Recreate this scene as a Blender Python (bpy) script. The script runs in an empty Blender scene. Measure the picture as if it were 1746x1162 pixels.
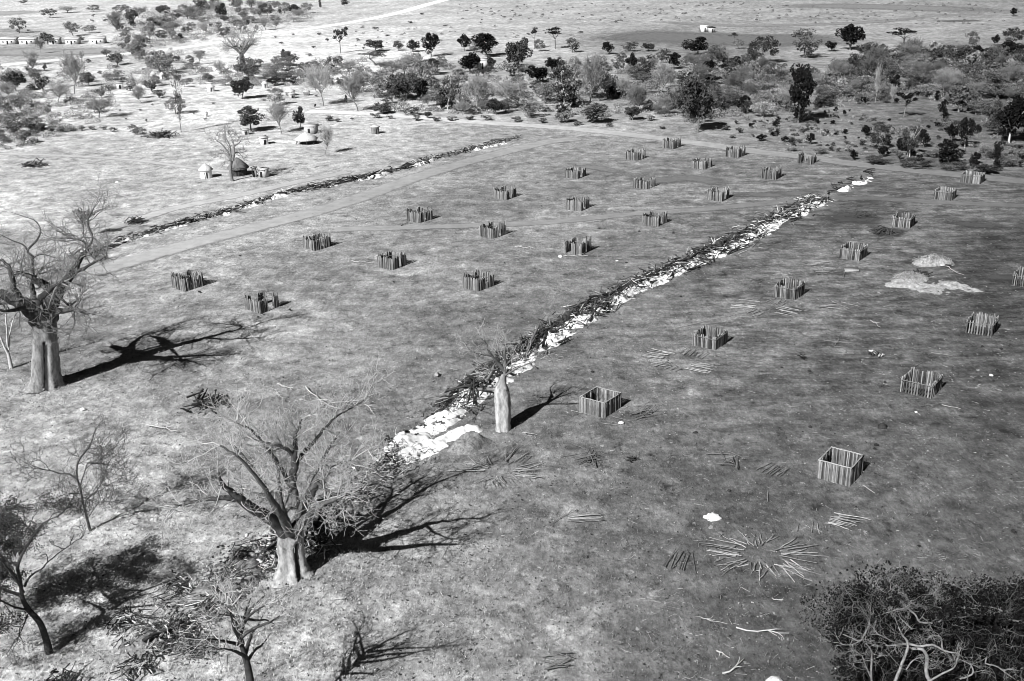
import bpy, math, random
import numpy as np
from mathutils import Vector, Matrix

C = bpy.context.scene.collection
R = math.radians
RNG = np.random.default_rng(11)

# ------------------------------------------------------------------ camera model (solved from the pens' ground corners)
CX, CY, F = 873.0, 581.0, 1871.0
PI_, RO_, H_ = R(20.73), R(-1.34), 58.1
CAM = np.array([0, 0, H_])
_c, _s = math.cos(PI_), math.sin(PI_)
_r = np.array([1, 0, 0.]); FW = np.array([0, _c, -_s]); _u = np.array([0, _s, _c])
RT = math.cos(RO_)*_r + math.sin(RO_)*_u
UP = -math.sin(RO_)*_r + math.cos(RO_)*_u

def ray(x, y): return (x-CX)/F*RT - (y-CY)/F*UP + FW
def at(x, y, z=0.):                       # point of the ground seen at photo pixel x, y
    d = ray(x, y); return CAM + (z-H_)/d[2]*d
def tp(base, x, y, d=0.):                 # point above the ground on the upright plane through base
    q = ray(x, y); return CAM + (base[1]+d)/q[1]*q
def rise(bx, by, ty):                     # height of an upright thing from its base and top pixel rows
    b = at(bx, by)-CAM; v = (CY-ty)/F
    return (v*(b@FW)-b@UP)/(UP[2]-v*FW[2])
def mpp(p): return float((np.asarray(p)-CAM) @ FW)/F

SUN_AZ, SUN_EL = R(54.6), R(38.5)          # the way the light travels over the ground, and its elevation
SUN_DIR = np.array([math.cos(SUN_AZ)*math.cos(SUN_EL), math.sin(SUN_AZ)*math.cos(SUN_EL), -math.sin(SUN_EL)])

# ------------------------------------------------------------------ materials
def grey(name, base, var=.35, scale=2., stretch=(1, 1, 1), attr=True, bump=0., rough=.9, detail=5., rnd=0., coords='Object', trans=0.):
    m = bpy.data.materials.new(name); m.use_nodes = True
    nt = m.node_tree; N = nt.nodes; L = nt.links
    p = N['Principled BSDF']; p.inputs['Roughness'].default_value = rough
    p.inputs['Specular IOR Level'].default_value = .0 if name.startswith(('leaf', 'charred', 'scorch')) else .12
    tc = N.new('ShaderNodeTexCoord'); mp = N.new('ShaderNodeMapping'); mp.inputs['Scale'].default_value = stretch
    L.new(tc.outputs[coords], mp.inputs['Vector'])
    no = N.new('ShaderNodeTexNoise'); no.inputs['Scale'].default_value = scale; no.inputs['Detail'].default_value = detail
    no.inputs['Roughness'].default_value = .65
    L.new(mp.outputs[0], no.inputs['Vector'])
    mr = N.new('ShaderNodeMapRange'); mr.inputs[1].default_value = .3; mr.inputs[2].default_value = .7
    mr.inputs[3].default_value = base*(1-var); mr.inputs[4].default_value = base*(1+var)
    L.new(no.outputs['Fac'], mr.inputs[0]); out = mr.outputs[0]
    def mul(sock):
        nonlocal out
        k = N.new('ShaderNodeMath'); k.operation = 'MULTIPLY'; L.new(out, k.inputs[0]); L.new(sock, k.inputs[1]); out = k.outputs[0]
    if attr:
        a = N.new('ShaderNodeAttribute'); a.attribute_name = 'tone'; mul(a.outputs['Fac'])
    if rnd:
        oi = N.new('ShaderNodeObjectInfo'); r2 = N.new('ShaderNodeMapRange')
        r2.inputs[3].default_value = 1-rnd; r2.inputs[4].default_value = 1+rnd
        L.new(oi.outputs['Random'], r2.inputs[0]); mul(r2.outputs[0])
    cb = N.new('ShaderNodeCombineColor')
    for i in range(3): L.new(out, cb.inputs[i])
    L.new(cb.outputs[0], p.inputs['Base Color'])
    if bump:
        b = N.new('ShaderNodeBump'); b.inputs['Strength'].default_value = bump; b.inputs['Distance'].default_value = .05
        L.new(no.outputs['Fac'], b.inputs['Height']); L.new(b.outputs[0], p.inputs['Normal'])
    return m

M = dict(
    pole=grey('weathered_pole', .17, .45, 3, (4, 4, .6), bump=.4),
    peeled=grey('peeled_pole', .28, .35, 3, (3, 3, 3), rnd=.35),
    rail=grey('split_rail', .30, .2, 4),
    bark=grey('baobab_bark', .34, .62, 1.5, (1.6, 1.6, .45), bump=1., detail=9),
    twig=grey('dry_twig', .36, .25, 2, rnd=.1),
    palewood=grey('bleached_wood', .46, .2, 3),
    darkbark=grey('dark_bark', .055, .4, 2),
    greybark=grey('grey_bark', .16, .4, 2, rnd=.3),
    char=grey('charred_log', .045, .7, 3, rnd=.4, bump=.5),
    litter=grey('litter', .42, .2, 2),
    ash=grey('white_ash', .74, .34, 1.3, detail=10, attr=True, bump=.6),
    charshade_bank=grey('scorched_shade_bank', .05, .8, 3., bump=1., detail=9, attr=True),  # near-black for char and for deep shadow, painted into the bank
    soil=grey('turned_soil', .17, .7, 3.5, bump=1., detail=9),
    clod=grey('dark_clod', .03, .4, 4, rnd=.4),
    leaf0=grey('leaf_black', .013, .4, 3, rnd=.25), leaf1=grey('leaf_dark', .050, .4, 3, rnd=.25),
    leaf2=grey('leaf_mid', .10, .4, 3, rnd=.25), leaf3=grey('leaf_grey', .20, .35, 3, rnd=.2),
    leaf4=grey('leaf_pale', .33, .3, 3, rnd=.15),
    white=grey('whitewash', .74, .06, 1), wallshade=grey('mud_wall', .42, .2, 2),
    thatch=grey('thatch', .50, .3, 3, (1, 1, .4), bump=.5), roofg=grey('roof_sheet', .45, .12, 2),
    hole=grey('dark_opening', .02, .2, 2), straw=grey('cut_grass', .30, .5, 2.6, bump=1., detail=9),
    lime=grey('lime', .68, .35, 3, detail=8, bump=.6),
    grass=grey('dry_grass', 1., .3, 1.),
)

# ------------------------------------------------------------------ mesh building
class MB:
    def __init__(s): s.v = []; s.q = []; s.t = []; s.n = 0
    def add(s, verts, quads, tone=1.):
        verts = np.asarray(verts, float); quads = np.asarray(quads, int)
        s.v.append(verts); s.q.append(quads+s.n)
        s.t.append(np.broadcast_to(np.asarray(tone, float), (len(verts),))); s.n += len(verts)
    def tube(s, pts, rad, n=5, tone=1., cap=True):
        P = np.asarray(pts, float); k = len(P); rad = np.broadcast_to(np.asarray(rad, float), (k,))
        T = np.gradient(P, axis=0); T /= np.linalg.norm(T, axis=1)[:, None]+1e-9
        a = np.array([0, 0, 1.]) if abs(T[0][2]) < .9 else np.array([1., 0, 0])
        u = np.cross(T[0], a); u /= np.linalg.norm(u)
        ang = np.arange(n)*2*math.pi/n; ca, sa = np.cos(ang)[:, None], np.sin(ang)[:, None]
        V = np.empty((k, n, 3))
        for i in range(k):
            u = u-T[i]*(u @ T[i]); u /= np.linalg.norm(u)+1e-9
            V[i] = P[i]+rad[i]*(ca*u+sa*np.cross(T[i], u))
        i = np.arange(k-1)[:, None]*n; j = np.arange(n)[None]; j2 = (j+1) % n
        Q = np.stack([i+j, i+j2, i+n+j2, i+n+j], -1).reshape(-1, 4)
        V = V.reshape(-1, 3)
        if cap:
            V = np.vstack([V, P[-1]+T[-1]*rad[-1]*.3]); c = k*n; b = (k-1)*n
            jj = np.arange(n); Q = np.vstack([Q, np.stack([b+jj, b+(jj+1) % n, np.full(n, c), np.full(n, c)], -1)])
        s.add(V, Q, tone)
    def leaves(s, cen, size, rng, tone=None, up=0.):
        n = len(cen); size = np.broadcast_to(np.asarray(size, float), (n,))[:, None]
        a = rng.normal(size=(n, 3)); a[:, 2] *= (1-up); a /= np.linalg.norm(a, axis=1)[:, None]+1e-9
        b = rng.normal(size=(n, 3)); b[:, 2] *= (1-up); b -= a*(a*b).sum(1)[:, None]; b /= np.linalg.norm(b, axis=1)[:, None]+1e-9
        a = a*size*.5; b = b*size*.5*rng.uniform(.45, 1, (n, 1))
        V = np.stack([cen-a, cen-b*.9+a*.1, cen+a, cen+b], 1).reshape(-1, 3)
        t = np.repeat(rng.uniform(.6, 1.45, n) if tone is None else np.broadcast_to(tone, (n,)), 4)
        s.add(V, np.arange(4*n).reshape(-1, 4), t)
    def box(s, x0, x1, y0, y1, z0, z1, tone=1.):
        V = [(x, y, z) for x in (x0, x1) for y in (y0, y1) for z in (z0, z1)]
        s.add(V, [(0, 1, 3, 2), (4, 6, 7, 5), (0, 4, 5, 1), (2, 3, 7, 6), (0, 2, 6, 4), (1, 5, 7, 3)], tone)
    def mesh(s, name, mat):
        me = bpy.data.meshes.new(name)
        V = np.concatenate(s.v); Q = np.concatenate(s.q); T = np.concatenate(s.t)
        tri = Q[:, 2] == Q[:, 3]
        loops = np.concatenate([Q[~tri].ravel(), Q[tri][:, :3].ravel()])
        tot = np.concatenate([np.full((~tri).sum(), 4), np.full(tri.sum(), 3)])
        st = np.concatenate([[0], np.cumsum(tot)[:-1]])
        me.vertices.add(len(V)); me.vertices.foreach_set('co', V.astype(np.float32).ravel())
        me.loops.add(len(loops)); me.loops.foreach_set('vertex_index', loops.astype(np.int32))
        me.polygons.add(len(tot)); me.polygons.foreach_set('loop_start', st.astype(np.int32))
        me.polygons.foreach_set('loop_total', tot.astype(np.int32))
        me.update(calc_edges=True)
        at_ = me.attributes.new('tone', 'FLOAT', 'POINT'); at_.data.foreach_set('value', T.astype(np.float32))
        me.materials.append(mat); me.validate()
        return me
    def smooth(s, me): me.polygons.foreach_set('use_smooth', np.ones(len(me.polygons), bool)); return me

def link(name, data, parent=None, loc=(0, 0, 0)):
    o = bpy.data.objects.new(name, data); C.objects.link(o); o.location = loc
    if parent is not None: o.parent = parent
    return o
def tag(o, label=None, cat=None, group=None, kind=None):
    if label: o['label'] = label
    if cat: o['category'] = cat
    if group: o['group'] = group
    if kind: o['kind'] = kind
    return o
def build(name, mb, mat, parent=None, loc=(0, 0, 0), smooth=False):
    me = mb.mesh(name, M[mat] if isinstance(mat, str) else mat)
    if smooth: mb.smooth(me)
    return link(name, me, parent, loc)
def thing(name, label, cat, loc, group=None, rz=0.):
    o = link(name, None, None, loc); o.empty_display_size = .5; o.rotation_euler = (0, 0, rz)
    return tag(o, label, cat, group)

def vnoise(x, y, scale, seed):
    x = np.asarray(x, float)*scale; y = np.asarray(y, float)*scale
    xi = np.floor(x).astype(np.int64); yi = np.floor(y).astype(np.int64); fx = x-xi; fy = y-yi
    def h(a, b):
        n = (a*374761393+b*668265263+seed*1274126177) & 0x7fffffff
        n = ((n ^ (n >> 13))*1103515245) & 0x7fffffff
        return ((n ^ (n >> 16)) & 0xffff)/65535.
    fx = fx*fx*(3-2*fx); fy = fy*fy*(3-2*fy)
    return (h(xi, yi)*(1-fx)+h(xi+1, yi)*fx)*(1-fy)+(h(xi, yi+1)*(1-fx)+h(xi+1, yi+1)*fx)*fy

def spline(P, sub=4):
    P = np.asarray(P, float)
    if len(P) < 3: 
        t = np.linspace(0, 1, sub+1)[:, None]; return P[0]*(1-t)+P[-1]*t
    Q = np.vstack([2*P[0]-P[1], P, 2*P[-1]-P[-2]]); out = []
    for i in range(1, len(Q)-2):
        p0, p1, p2, p3 = Q[i-1:i+3]
        for t in np.arange(sub)/sub:
            out.append(.5*(2*p1+(p2-p0)*t+(2*p0-5*p1+4*p2-p3)*t*t+(3*p1-p0-3*p2+p3)*t**3))
    out.append(Q[-2]); return np.array(out)
def unit(v): return v/(np.linalg.norm(v)+1e-9)
# ------------------------------------------------------------------ ground: soil greys with exposure falloff painted in, one sheet to the horizon
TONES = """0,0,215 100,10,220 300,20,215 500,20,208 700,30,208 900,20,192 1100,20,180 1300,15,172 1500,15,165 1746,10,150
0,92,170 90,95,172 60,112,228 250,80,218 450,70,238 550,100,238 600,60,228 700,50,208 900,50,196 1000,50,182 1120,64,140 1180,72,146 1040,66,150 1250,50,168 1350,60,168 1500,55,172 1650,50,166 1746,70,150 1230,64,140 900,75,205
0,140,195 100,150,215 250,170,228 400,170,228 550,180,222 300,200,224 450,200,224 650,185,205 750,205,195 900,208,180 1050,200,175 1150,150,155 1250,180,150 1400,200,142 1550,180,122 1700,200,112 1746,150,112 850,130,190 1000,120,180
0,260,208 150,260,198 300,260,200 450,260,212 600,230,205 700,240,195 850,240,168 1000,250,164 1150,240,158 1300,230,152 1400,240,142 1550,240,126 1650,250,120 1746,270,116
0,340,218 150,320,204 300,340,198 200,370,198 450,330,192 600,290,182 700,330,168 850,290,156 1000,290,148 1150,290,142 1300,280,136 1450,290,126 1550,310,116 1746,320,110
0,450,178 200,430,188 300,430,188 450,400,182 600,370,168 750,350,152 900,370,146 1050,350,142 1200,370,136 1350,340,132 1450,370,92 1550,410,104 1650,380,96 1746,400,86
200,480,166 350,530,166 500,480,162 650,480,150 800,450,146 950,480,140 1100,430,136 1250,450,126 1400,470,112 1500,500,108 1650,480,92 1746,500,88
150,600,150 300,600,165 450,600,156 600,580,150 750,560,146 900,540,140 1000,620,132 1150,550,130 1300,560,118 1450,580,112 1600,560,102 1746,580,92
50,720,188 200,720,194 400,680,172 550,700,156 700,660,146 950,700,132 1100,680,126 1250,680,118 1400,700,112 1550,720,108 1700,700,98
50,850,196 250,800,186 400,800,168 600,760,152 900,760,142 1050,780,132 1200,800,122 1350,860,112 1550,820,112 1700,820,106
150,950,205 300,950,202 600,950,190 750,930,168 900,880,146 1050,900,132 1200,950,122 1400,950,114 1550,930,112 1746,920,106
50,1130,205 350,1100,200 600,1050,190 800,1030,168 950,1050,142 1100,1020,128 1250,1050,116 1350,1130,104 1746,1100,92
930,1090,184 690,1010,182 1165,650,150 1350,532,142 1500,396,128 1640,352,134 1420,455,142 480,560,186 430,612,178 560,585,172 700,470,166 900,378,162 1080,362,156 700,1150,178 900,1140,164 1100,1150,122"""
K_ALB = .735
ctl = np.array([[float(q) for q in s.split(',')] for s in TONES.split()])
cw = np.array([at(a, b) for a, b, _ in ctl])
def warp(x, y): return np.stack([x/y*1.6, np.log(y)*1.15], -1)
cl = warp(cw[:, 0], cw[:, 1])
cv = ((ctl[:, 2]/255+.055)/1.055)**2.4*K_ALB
def tone_at(x, y):
    x = np.atleast_1d(x); y = np.atleast_1d(y); out = np.empty(len(x)); q = warp(x, y)
    for i in range(0, len(x), 20000):
        d = ((q[i:i+20000, None, :]-cl[None])**2).sum(-1); w = np.exp(-d/.006)+1e-9/(d+1e-3)**2
        out[i:i+20000] = (w*cv).sum(1)/w.sum(1)
    return out

def relief(x, y):
    y = np.asarray(y, float)
    a = np.clip(1.25-(y-90)/140, .12, 1.)*np.clip((900-y)/500, 0, 1)
    rough = np.clip(1.1-(np.asarray(x)+30)/70, .45, 1.25)
    n = .5*vnoise(x, y, .35, 1)+.3*vnoise(x, y, 1.0, 2)+.2*vnoise(x, y, 1.9, 3)
    return -a*rough*.46*n

ys = [28.]
while ys[-1] < 6500:
    y = ys[-1]; ys.append(y+(.6 if y < 66 else .36 if y < 100 else .36*(y/100)**1.6))
ys = np.array(ys); NU = 440; us = np.linspace(-1, 1, NU)
GX = us[None]*(.62*ys[:, None]+22); GY = np.repeat(ys[:, None], NU, 1)
gx, gy = GX.ravel(), GY.ravel()
jit = .12*np.clip(gy/90, 1, 3); gx = gx+RNG.uniform(-1, 1, len(gx))*jit
gz = relief(gx, gy)
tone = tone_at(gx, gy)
i = np.arange(len(ys)-1)[:, None]*NU+np.arange(NU-1)[None]
Q = np.stack([i, i+1, i+NU+1, i+NU], -1).reshape(-1, 4)

def ground_mat():
    m = bpy.data.materials.new('dry_earth'); m.use_nodes = True; nt = m.node_tree; N = nt.nodes; L = nt.links
    p = N['Principled BSDF']; p.inputs['Roughness'].default_value = .95; p.inputs['Specular IOR Level'].default_value = .05
    g = N.new('ShaderNodeNewGeometry')
    def noise(scale, detail, rot=0., sc=(1, 1, 1), rough=.6):
        mp = N.new('ShaderNodeMapping'); mp.inputs['Rotation'].default_value = (0, 0, rot); mp.inputs['Scale'].default_value = sc
        L.new(g.outputs['Position'], mp.inputs['Vector'])
        n = N.new('ShaderNodeTexNoise'); n.inputs['Scale'].default_value = scale; n.inputs['Detail'].default_value = detail
        n.inputs['Roughness'].default_value = rough; L.new(mp.outputs[0], n.inputs['Vector']); return n.outputs['Fac']
    def math_(op, a, b):
        k = N.new('ShaderNodeMath'); k.operation = op
        for s, v in ((0, a), (1, b)):
            if isinstance(v, (int, float)): k.inputs[s].default_value = v
            else: L.new(v, k.inputs[s])
        return k.outputs[0]
    def rng_(v, a, b, c, d):
        k = N.new('ShaderNodeMapRange'); k.interpolation_type = 'SMOOTHSTEP'
        for s, q in zip((1, 2, 3, 4), (a, b, c, d)): k.inputs[s].default_value = q
        L.new(v, k.inputs[0]); return k.outputs[0]
    big = noise(.035, 4); mid = noise(.3, 9, rot=.15, sc=(.8, .8, 1), rough=.72); fine = noise(1.6, 9, sc=(1.2, .55, 1), rough=.8)
    streak = noise(.75, 8, rot=.16, sc=(.5, 1., 1), rough=.75); streak2 = noise(.9, 5, rot=-.75, sc=(.16, 1., 1)); grain = noise(4.5, 7, sc=(1.2, .5, 1), rough=.85); pat = noise(.32, 10, rot=.3, sc=(.9, .7, 1), rough=.78); pat2 = noise(.45, 10, rot=-.5, sc=(.8, .7, 1), rough=.78)
    spk = noise(1.3, 5, rot=.4, sc=(.9, .6, 1), rough=.7); dsp = noise(1.1, 6, rot=-.3, sc=(1., .55, 1), rough=.75)
    a = N.new('ShaderNodeAttribute'); a.attribute_name = 'tone'
    v = a.outputs['Fac']
    sk = N.new('ShaderNodeAttribute'); sk.attribute_name = 'streaky'; st3 = noise(.3, 8, rot=.22, sc=(.42, 1.2, 1), rough=.78)
    e = math_('MULTIPLY', math_('ADD', rng_(st3, .36, .66, .58, 1.6), -1.), sk.outputs['Fac']); v = math_('MULTIPLY', v, math_('ADD', e, 1.))
    for s, lo, hi in ((big, .80, 1.20), (mid, .58, 1.42), (fine, .68, 1.32), (streak, .88, 1.12), (grain, .72, 1.28), (pat2, .8, 1.2)):
        v = math_('MULTIPLY', v, rng_(s, .3, .7, lo, hi))
    v = math_('MULTIPLY', v, rng_(pat, .56, .61, .95, 1.40))
    v = math_('MULTIPLY', v, rng_(pat2, .38, .43, .60, 1.03))
    v = math_('ADD', v, rng_(spk, .635, .675, 0, .22))
    v = math_('MULTIPLY', v, rng_(dsp, .28, .38, .42, 1.))
    cb = N.new('ShaderNodeCombineColor')
    for k in range(3): L.new(v, cb.inputs[k])
    L.new(cb.outputs[0], p.inputs['Base Color'])
    b = N.new('ShaderNodeBump'); b.inputs['Strength'].default_value = .9; b.inputs['Distance'].default_value = .25
    L.new(math_('ADD', fine, math_('MULTIPLY', mid, 1.6)), b.inputs['Height']); L.new(b.outputs[0], p.inputs['Normal'])
    return m
M['ground'] = ground_mat()
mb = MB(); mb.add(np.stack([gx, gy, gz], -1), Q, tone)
me = mb.mesh('ground', M['ground']); mb.smooth(me)
sa = np.clip((gx/gy-.02)/.2, 0, 1)*np.clip((gy-95)/50, 0, 1)*np.clip((330-gy)/80, 0, 1)
ak = me.attributes.new('streaky', 'FLOAT', 'POINT'); ak.data.foreach_set('value', sa.astype(np.float32))
tag(link('ground', me), kind='structure')
del GX, GY, Q

def gz_at(x, y): return float(relief(np.array([x]), np.array([y]))[0])

# ---- dirt tracks: thin sheets with worn, fading edges
def track_mat():
    m = bpy.data.materials.new('worn_track'); m.use_nodes = True; nt = m.node_tree; N = nt.nodes; L = nt.links
    p = N['Principled BSDF']; p.inputs['Roughness'].default_value = .95; p.inputs['Specular IOR Level'].default_value = .05
    g = N.new('ShaderNodeNewGeometry'); n = N.new('ShaderNodeTexNoise'); n.inputs['Scale'].default_value = .35; n.inputs['Detail'].default_value = 8
    n.inputs['Roughness'].default_value = .7
    L.new(g.outputs['Position'], n.inputs['Vector'])
    def attr(k):
        a = N.new('ShaderNodeAttribute'); a.attribute_name = k; return a.outputs['Fac']
    mr = N.new('ShaderNodeMapRange'); mr.inputs[1].default_value = .3; mr.inputs[2].default_value = .7; mr.inputs[3].default_value = .78; mr.inputs[4].default_value = 1.22
    L.new(n.outputs['Fac'], mr.inputs[0])
    k = N.new('ShaderNodeMath'); k.operation = 'MULTIPLY'; L.new(mr.outputs[0], k.inputs[0]); L.new(attr('tone'), k.inputs[1])
    cb = N.new('ShaderNodeCombineColor')
    for q in range(3): L.new(k.outputs[0], cb.inputs[q])
    L.new(cb.outputs[0], p.inputs['Base Color'])
    ad = N.new('ShaderNodeMath'); ad.operation = 'ADD'; L.new(attr('wear'), ad.inputs[0]); L.new(n.outputs['Fac'], ad.inputs[1])
    r2 = N.new('ShaderNodeMapRange'); r2.inputs[1].default_value = .62; r2.inputs[2].default_value = 1.2; r2.inputs[3].default_value = 0; r2.inputs[4].default_value = .9
    L.new(ad.outputs[0], r2.inputs[0])
    tr = N.new('ShaderNodeBsdfTransparent'); mx = N.new('ShaderNodeMixShader')
    L.new(r2.outputs[0], mx.inputs[0]); L.new(tr.outputs[0], mx.inputs[1]); L.new(p.outputs[0], mx.inputs[2])
    L.new(mx.outputs[0], N['Material Output'].inputs[0])
    return m
M['track'] = track_mat()
def track(name, pxs, width, gain, z=.03):
    P = spline([at(*p) for p in pxs], 10); T = np.gradient(P, axis=0); T /= np.linalg.norm(T, axis=1)[:, None]
    nrm = np.stack([-T[:, 1], T[:, 0], 0*T[:, 0]], -1); offs = np.linspace(-.5, .5, 7)
    V = P[:, None]+nrm[:, None]*offs[None, :, None]*width; V[..., 2] = z; k = len(P)
    wear = np.tile(np.array([0, .6, 1., .75, 1., .6, 0.]), (k, 1)); wear[0] = wear[-1] = 0
    V = V.reshape(-1, 3); tn = tone_at(V[:, 0], V[:, 1])*gain
    i = np.arange(k-1)[:, None]*7+np.arange(6)[None]
    b = MB(); b.add(V, np.stack([i, i+1, i+8, i+7], -1).reshape(-1, 4), np.minimum(tn, .82))
    me = b.mesh(name, M['track']); a = me.attributes.new('wear', 'FLOAT', 'POINT'); a.data.foreach_set('value', wear.ravel().astype(np.float32))
    return tag(link(name, me), kind='structure')
track('dirt_road', [(-60, 118), (60, 106), (180, 95), (300, 83), (450, 61), (600, 38), (680, 22), (725, 9), (760, 0)], 15, 1.8)
track('perimeter_track', [(520, 190), (600, 193), (700, 199), (800, 208), (900, 214), (1000, 222), (1100, 233), (1200, 246), (1300, 260), (1390, 270), (1450, 279), (1560, 291), (1650, 300), (1760, 311), (1900, 326)], 8.5, 1.5)
track('windrow_track', [(150, 468), (220, 446), (330, 415), (430, 389), (520, 366), (620, 335), (700, 306), (780, 281), (850, 262), (930, 243), (990, 236)], 8, 1.17)
track('settlement_track', [(-20, 455), (60, 430), (150, 402), (220, 380), (300, 355), (400, 335), (500, 312), (600, 292)], 5, 1.18)
track('footpath', [(-20, 262), (60, 264), (150, 268), (240, 275), (330, 287), (420, 296)], 3.0, 1.12)
track('field_path', [(560, 392), (700, 388), (830, 384), (950, 378), (1080, 365), (1200, 357), (1330, 345), (1450, 338), (1600, 345), (1760, 352)], 5, 1.14)
# ------------------------------------------------------------------ pole pens
PENS = {1: (315.3, 495.9), 2: (444.4, 532.9), 3: (536, 427), 4: (669.7, 460), 5: (815, 496.6), 6: (714.5, 380.4), 7: (841, 407), 8: (989.5, 435.6),
 9: (863, 341.3), 10: (989.5, 360.6), 11: (1120.7, 386.6), 12: (985, 305.5), 13: (1102.6, 323.3), 14: (1230.4, 344), 15: (1087.2, 274.2),
 16: (1200.6, 289.4), 17: (1322.4, 306.9), 18: (1149, 254.4), 19: (1258.8, 269.4), 20: (1382.3, 281), 21: (1670.6, 314.4), 22: (1620.7, 342.8),
 23: (1550, 389.7), 24: (1464, 445), 25: (1354.3, 511.8), 26: (1219.2, 596.3), 27: (1030.4, 711.8), 28: (1764, 492), 29: (1689.5, 573.8),
 30: (1586.8, 678.8), 31: (1447.8, 828.4)}
YAW = {1: -39.5, 2: -36, 3: -44, 4: -34, 5: -42, 6: -42, 7: -39.5, 8: -34, 9: -36, 10: -32, 11: -37, 12: -33, 13: -37.5, 14: -34, 15: -36, 16: -37,
 17: -32.5, 18: -35, 19: -37, 20: -34.5, 21: -35, 22: -36, 23: -34, 24: -37, 25: -37, 26: -36, 27: -37, 28: -36, 29: -34.5, 30: -38.5, 31: -36.3}
ORD = ['nearest', 'second', 'third', 'fourth', 'fifth', 'sixth', 'farthest']
LAB = {}
for row, nm in (((1, 3, 6, 9, 12, 15, 18), 'left row'), ((2, 4, 7, 10, 13, 16, 19), 'middle row'), ((5, 8, 11, 14, 17, 20), 'right row')):
    for k, i_ in enumerate(row):
        LAB[i_] = 'ragged pole pen, %s from the near end in the %s between the debris lines' % (ORD[k] if k < len(row)-1 else 'farthest', nm)
for k, i_ in enumerate((27, 26, 25, 24, 23, 22, 21)):
    LAB[i_] = ['square pole pen with pale top rail, next to the bottle-shaped baobab', 'square pole pen with slatted front, above the second ring of laid poles',
      'square pole pen beside the ring of poles with the long pale pole', 'square pole pen left of the two pale grass heaps', 'square pole pen of thick posts behind the two pale grass heaps',
      'closed square pole pen, second from the far track on the right', 'low closed pole pen standing beside the far track'][k]
LAB[28] = 'pole pen cut off by the right edge of the picture'
LAB[29] = 'pole pen of widely spaced posts, below the pen cut by the right edge'
LAB[30] = 'wide pole pen with gaps in its front wall and a slatted rail'
LAB[31] = 'largest square pole pen with pale top rail, above the big radial ring of poles'

def wall(p0, p1, h, rng, sp=.19, r=.085, gaps=(), hv=.12, ramp=None, lean=.035):
    p0 = np.array(p0, float); p1 = np.array(p1, float); Ln = np.linalg.norm(p1-p0); n = max(4, int(Ln/sp)); d = (p1-p0)/Ln; out = [MB()]; ext = [[]]
    for k in range(n+1):
        t = k/n; hh = h
        skip = False
        for a, b, fr in gaps:
            if a < t < b:
                hh *= fr; skip = fr == 0
        if skip:
            if out[-1].n: out.append(MB()); ext.append([])
            continue
        if ramp is not None: hh *= np.interp(t, *ramp)
        hh *= 1+rng.normal()*hv
        q = p0+d*Ln*t+np.array([d[1], -d[0]])*rng.normal()*.03
        rr = r*rng.uniform(.75, 1.3); l = rng.normal(size=2)*lean
        pts = [(q[0], q[1], -.35), (q[0]+l[0]*.4, q[1]+l[1]*.4, hh*.55), (q[0]+l[0], q[1]+l[1], hh)]
        out[-1].tube(pts, (rr*1.08, rr, rr*.86), 6, rng.choice([.25, .5, .8, 1., 1.25, 1.6])); ext[-1].append(q)
    return [(m_, e[0]-d*.08, e[-1]+d*.08, np.array([d[1], -d[0]])) for m_, e in zip(out, ext) if m_.n]
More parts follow.
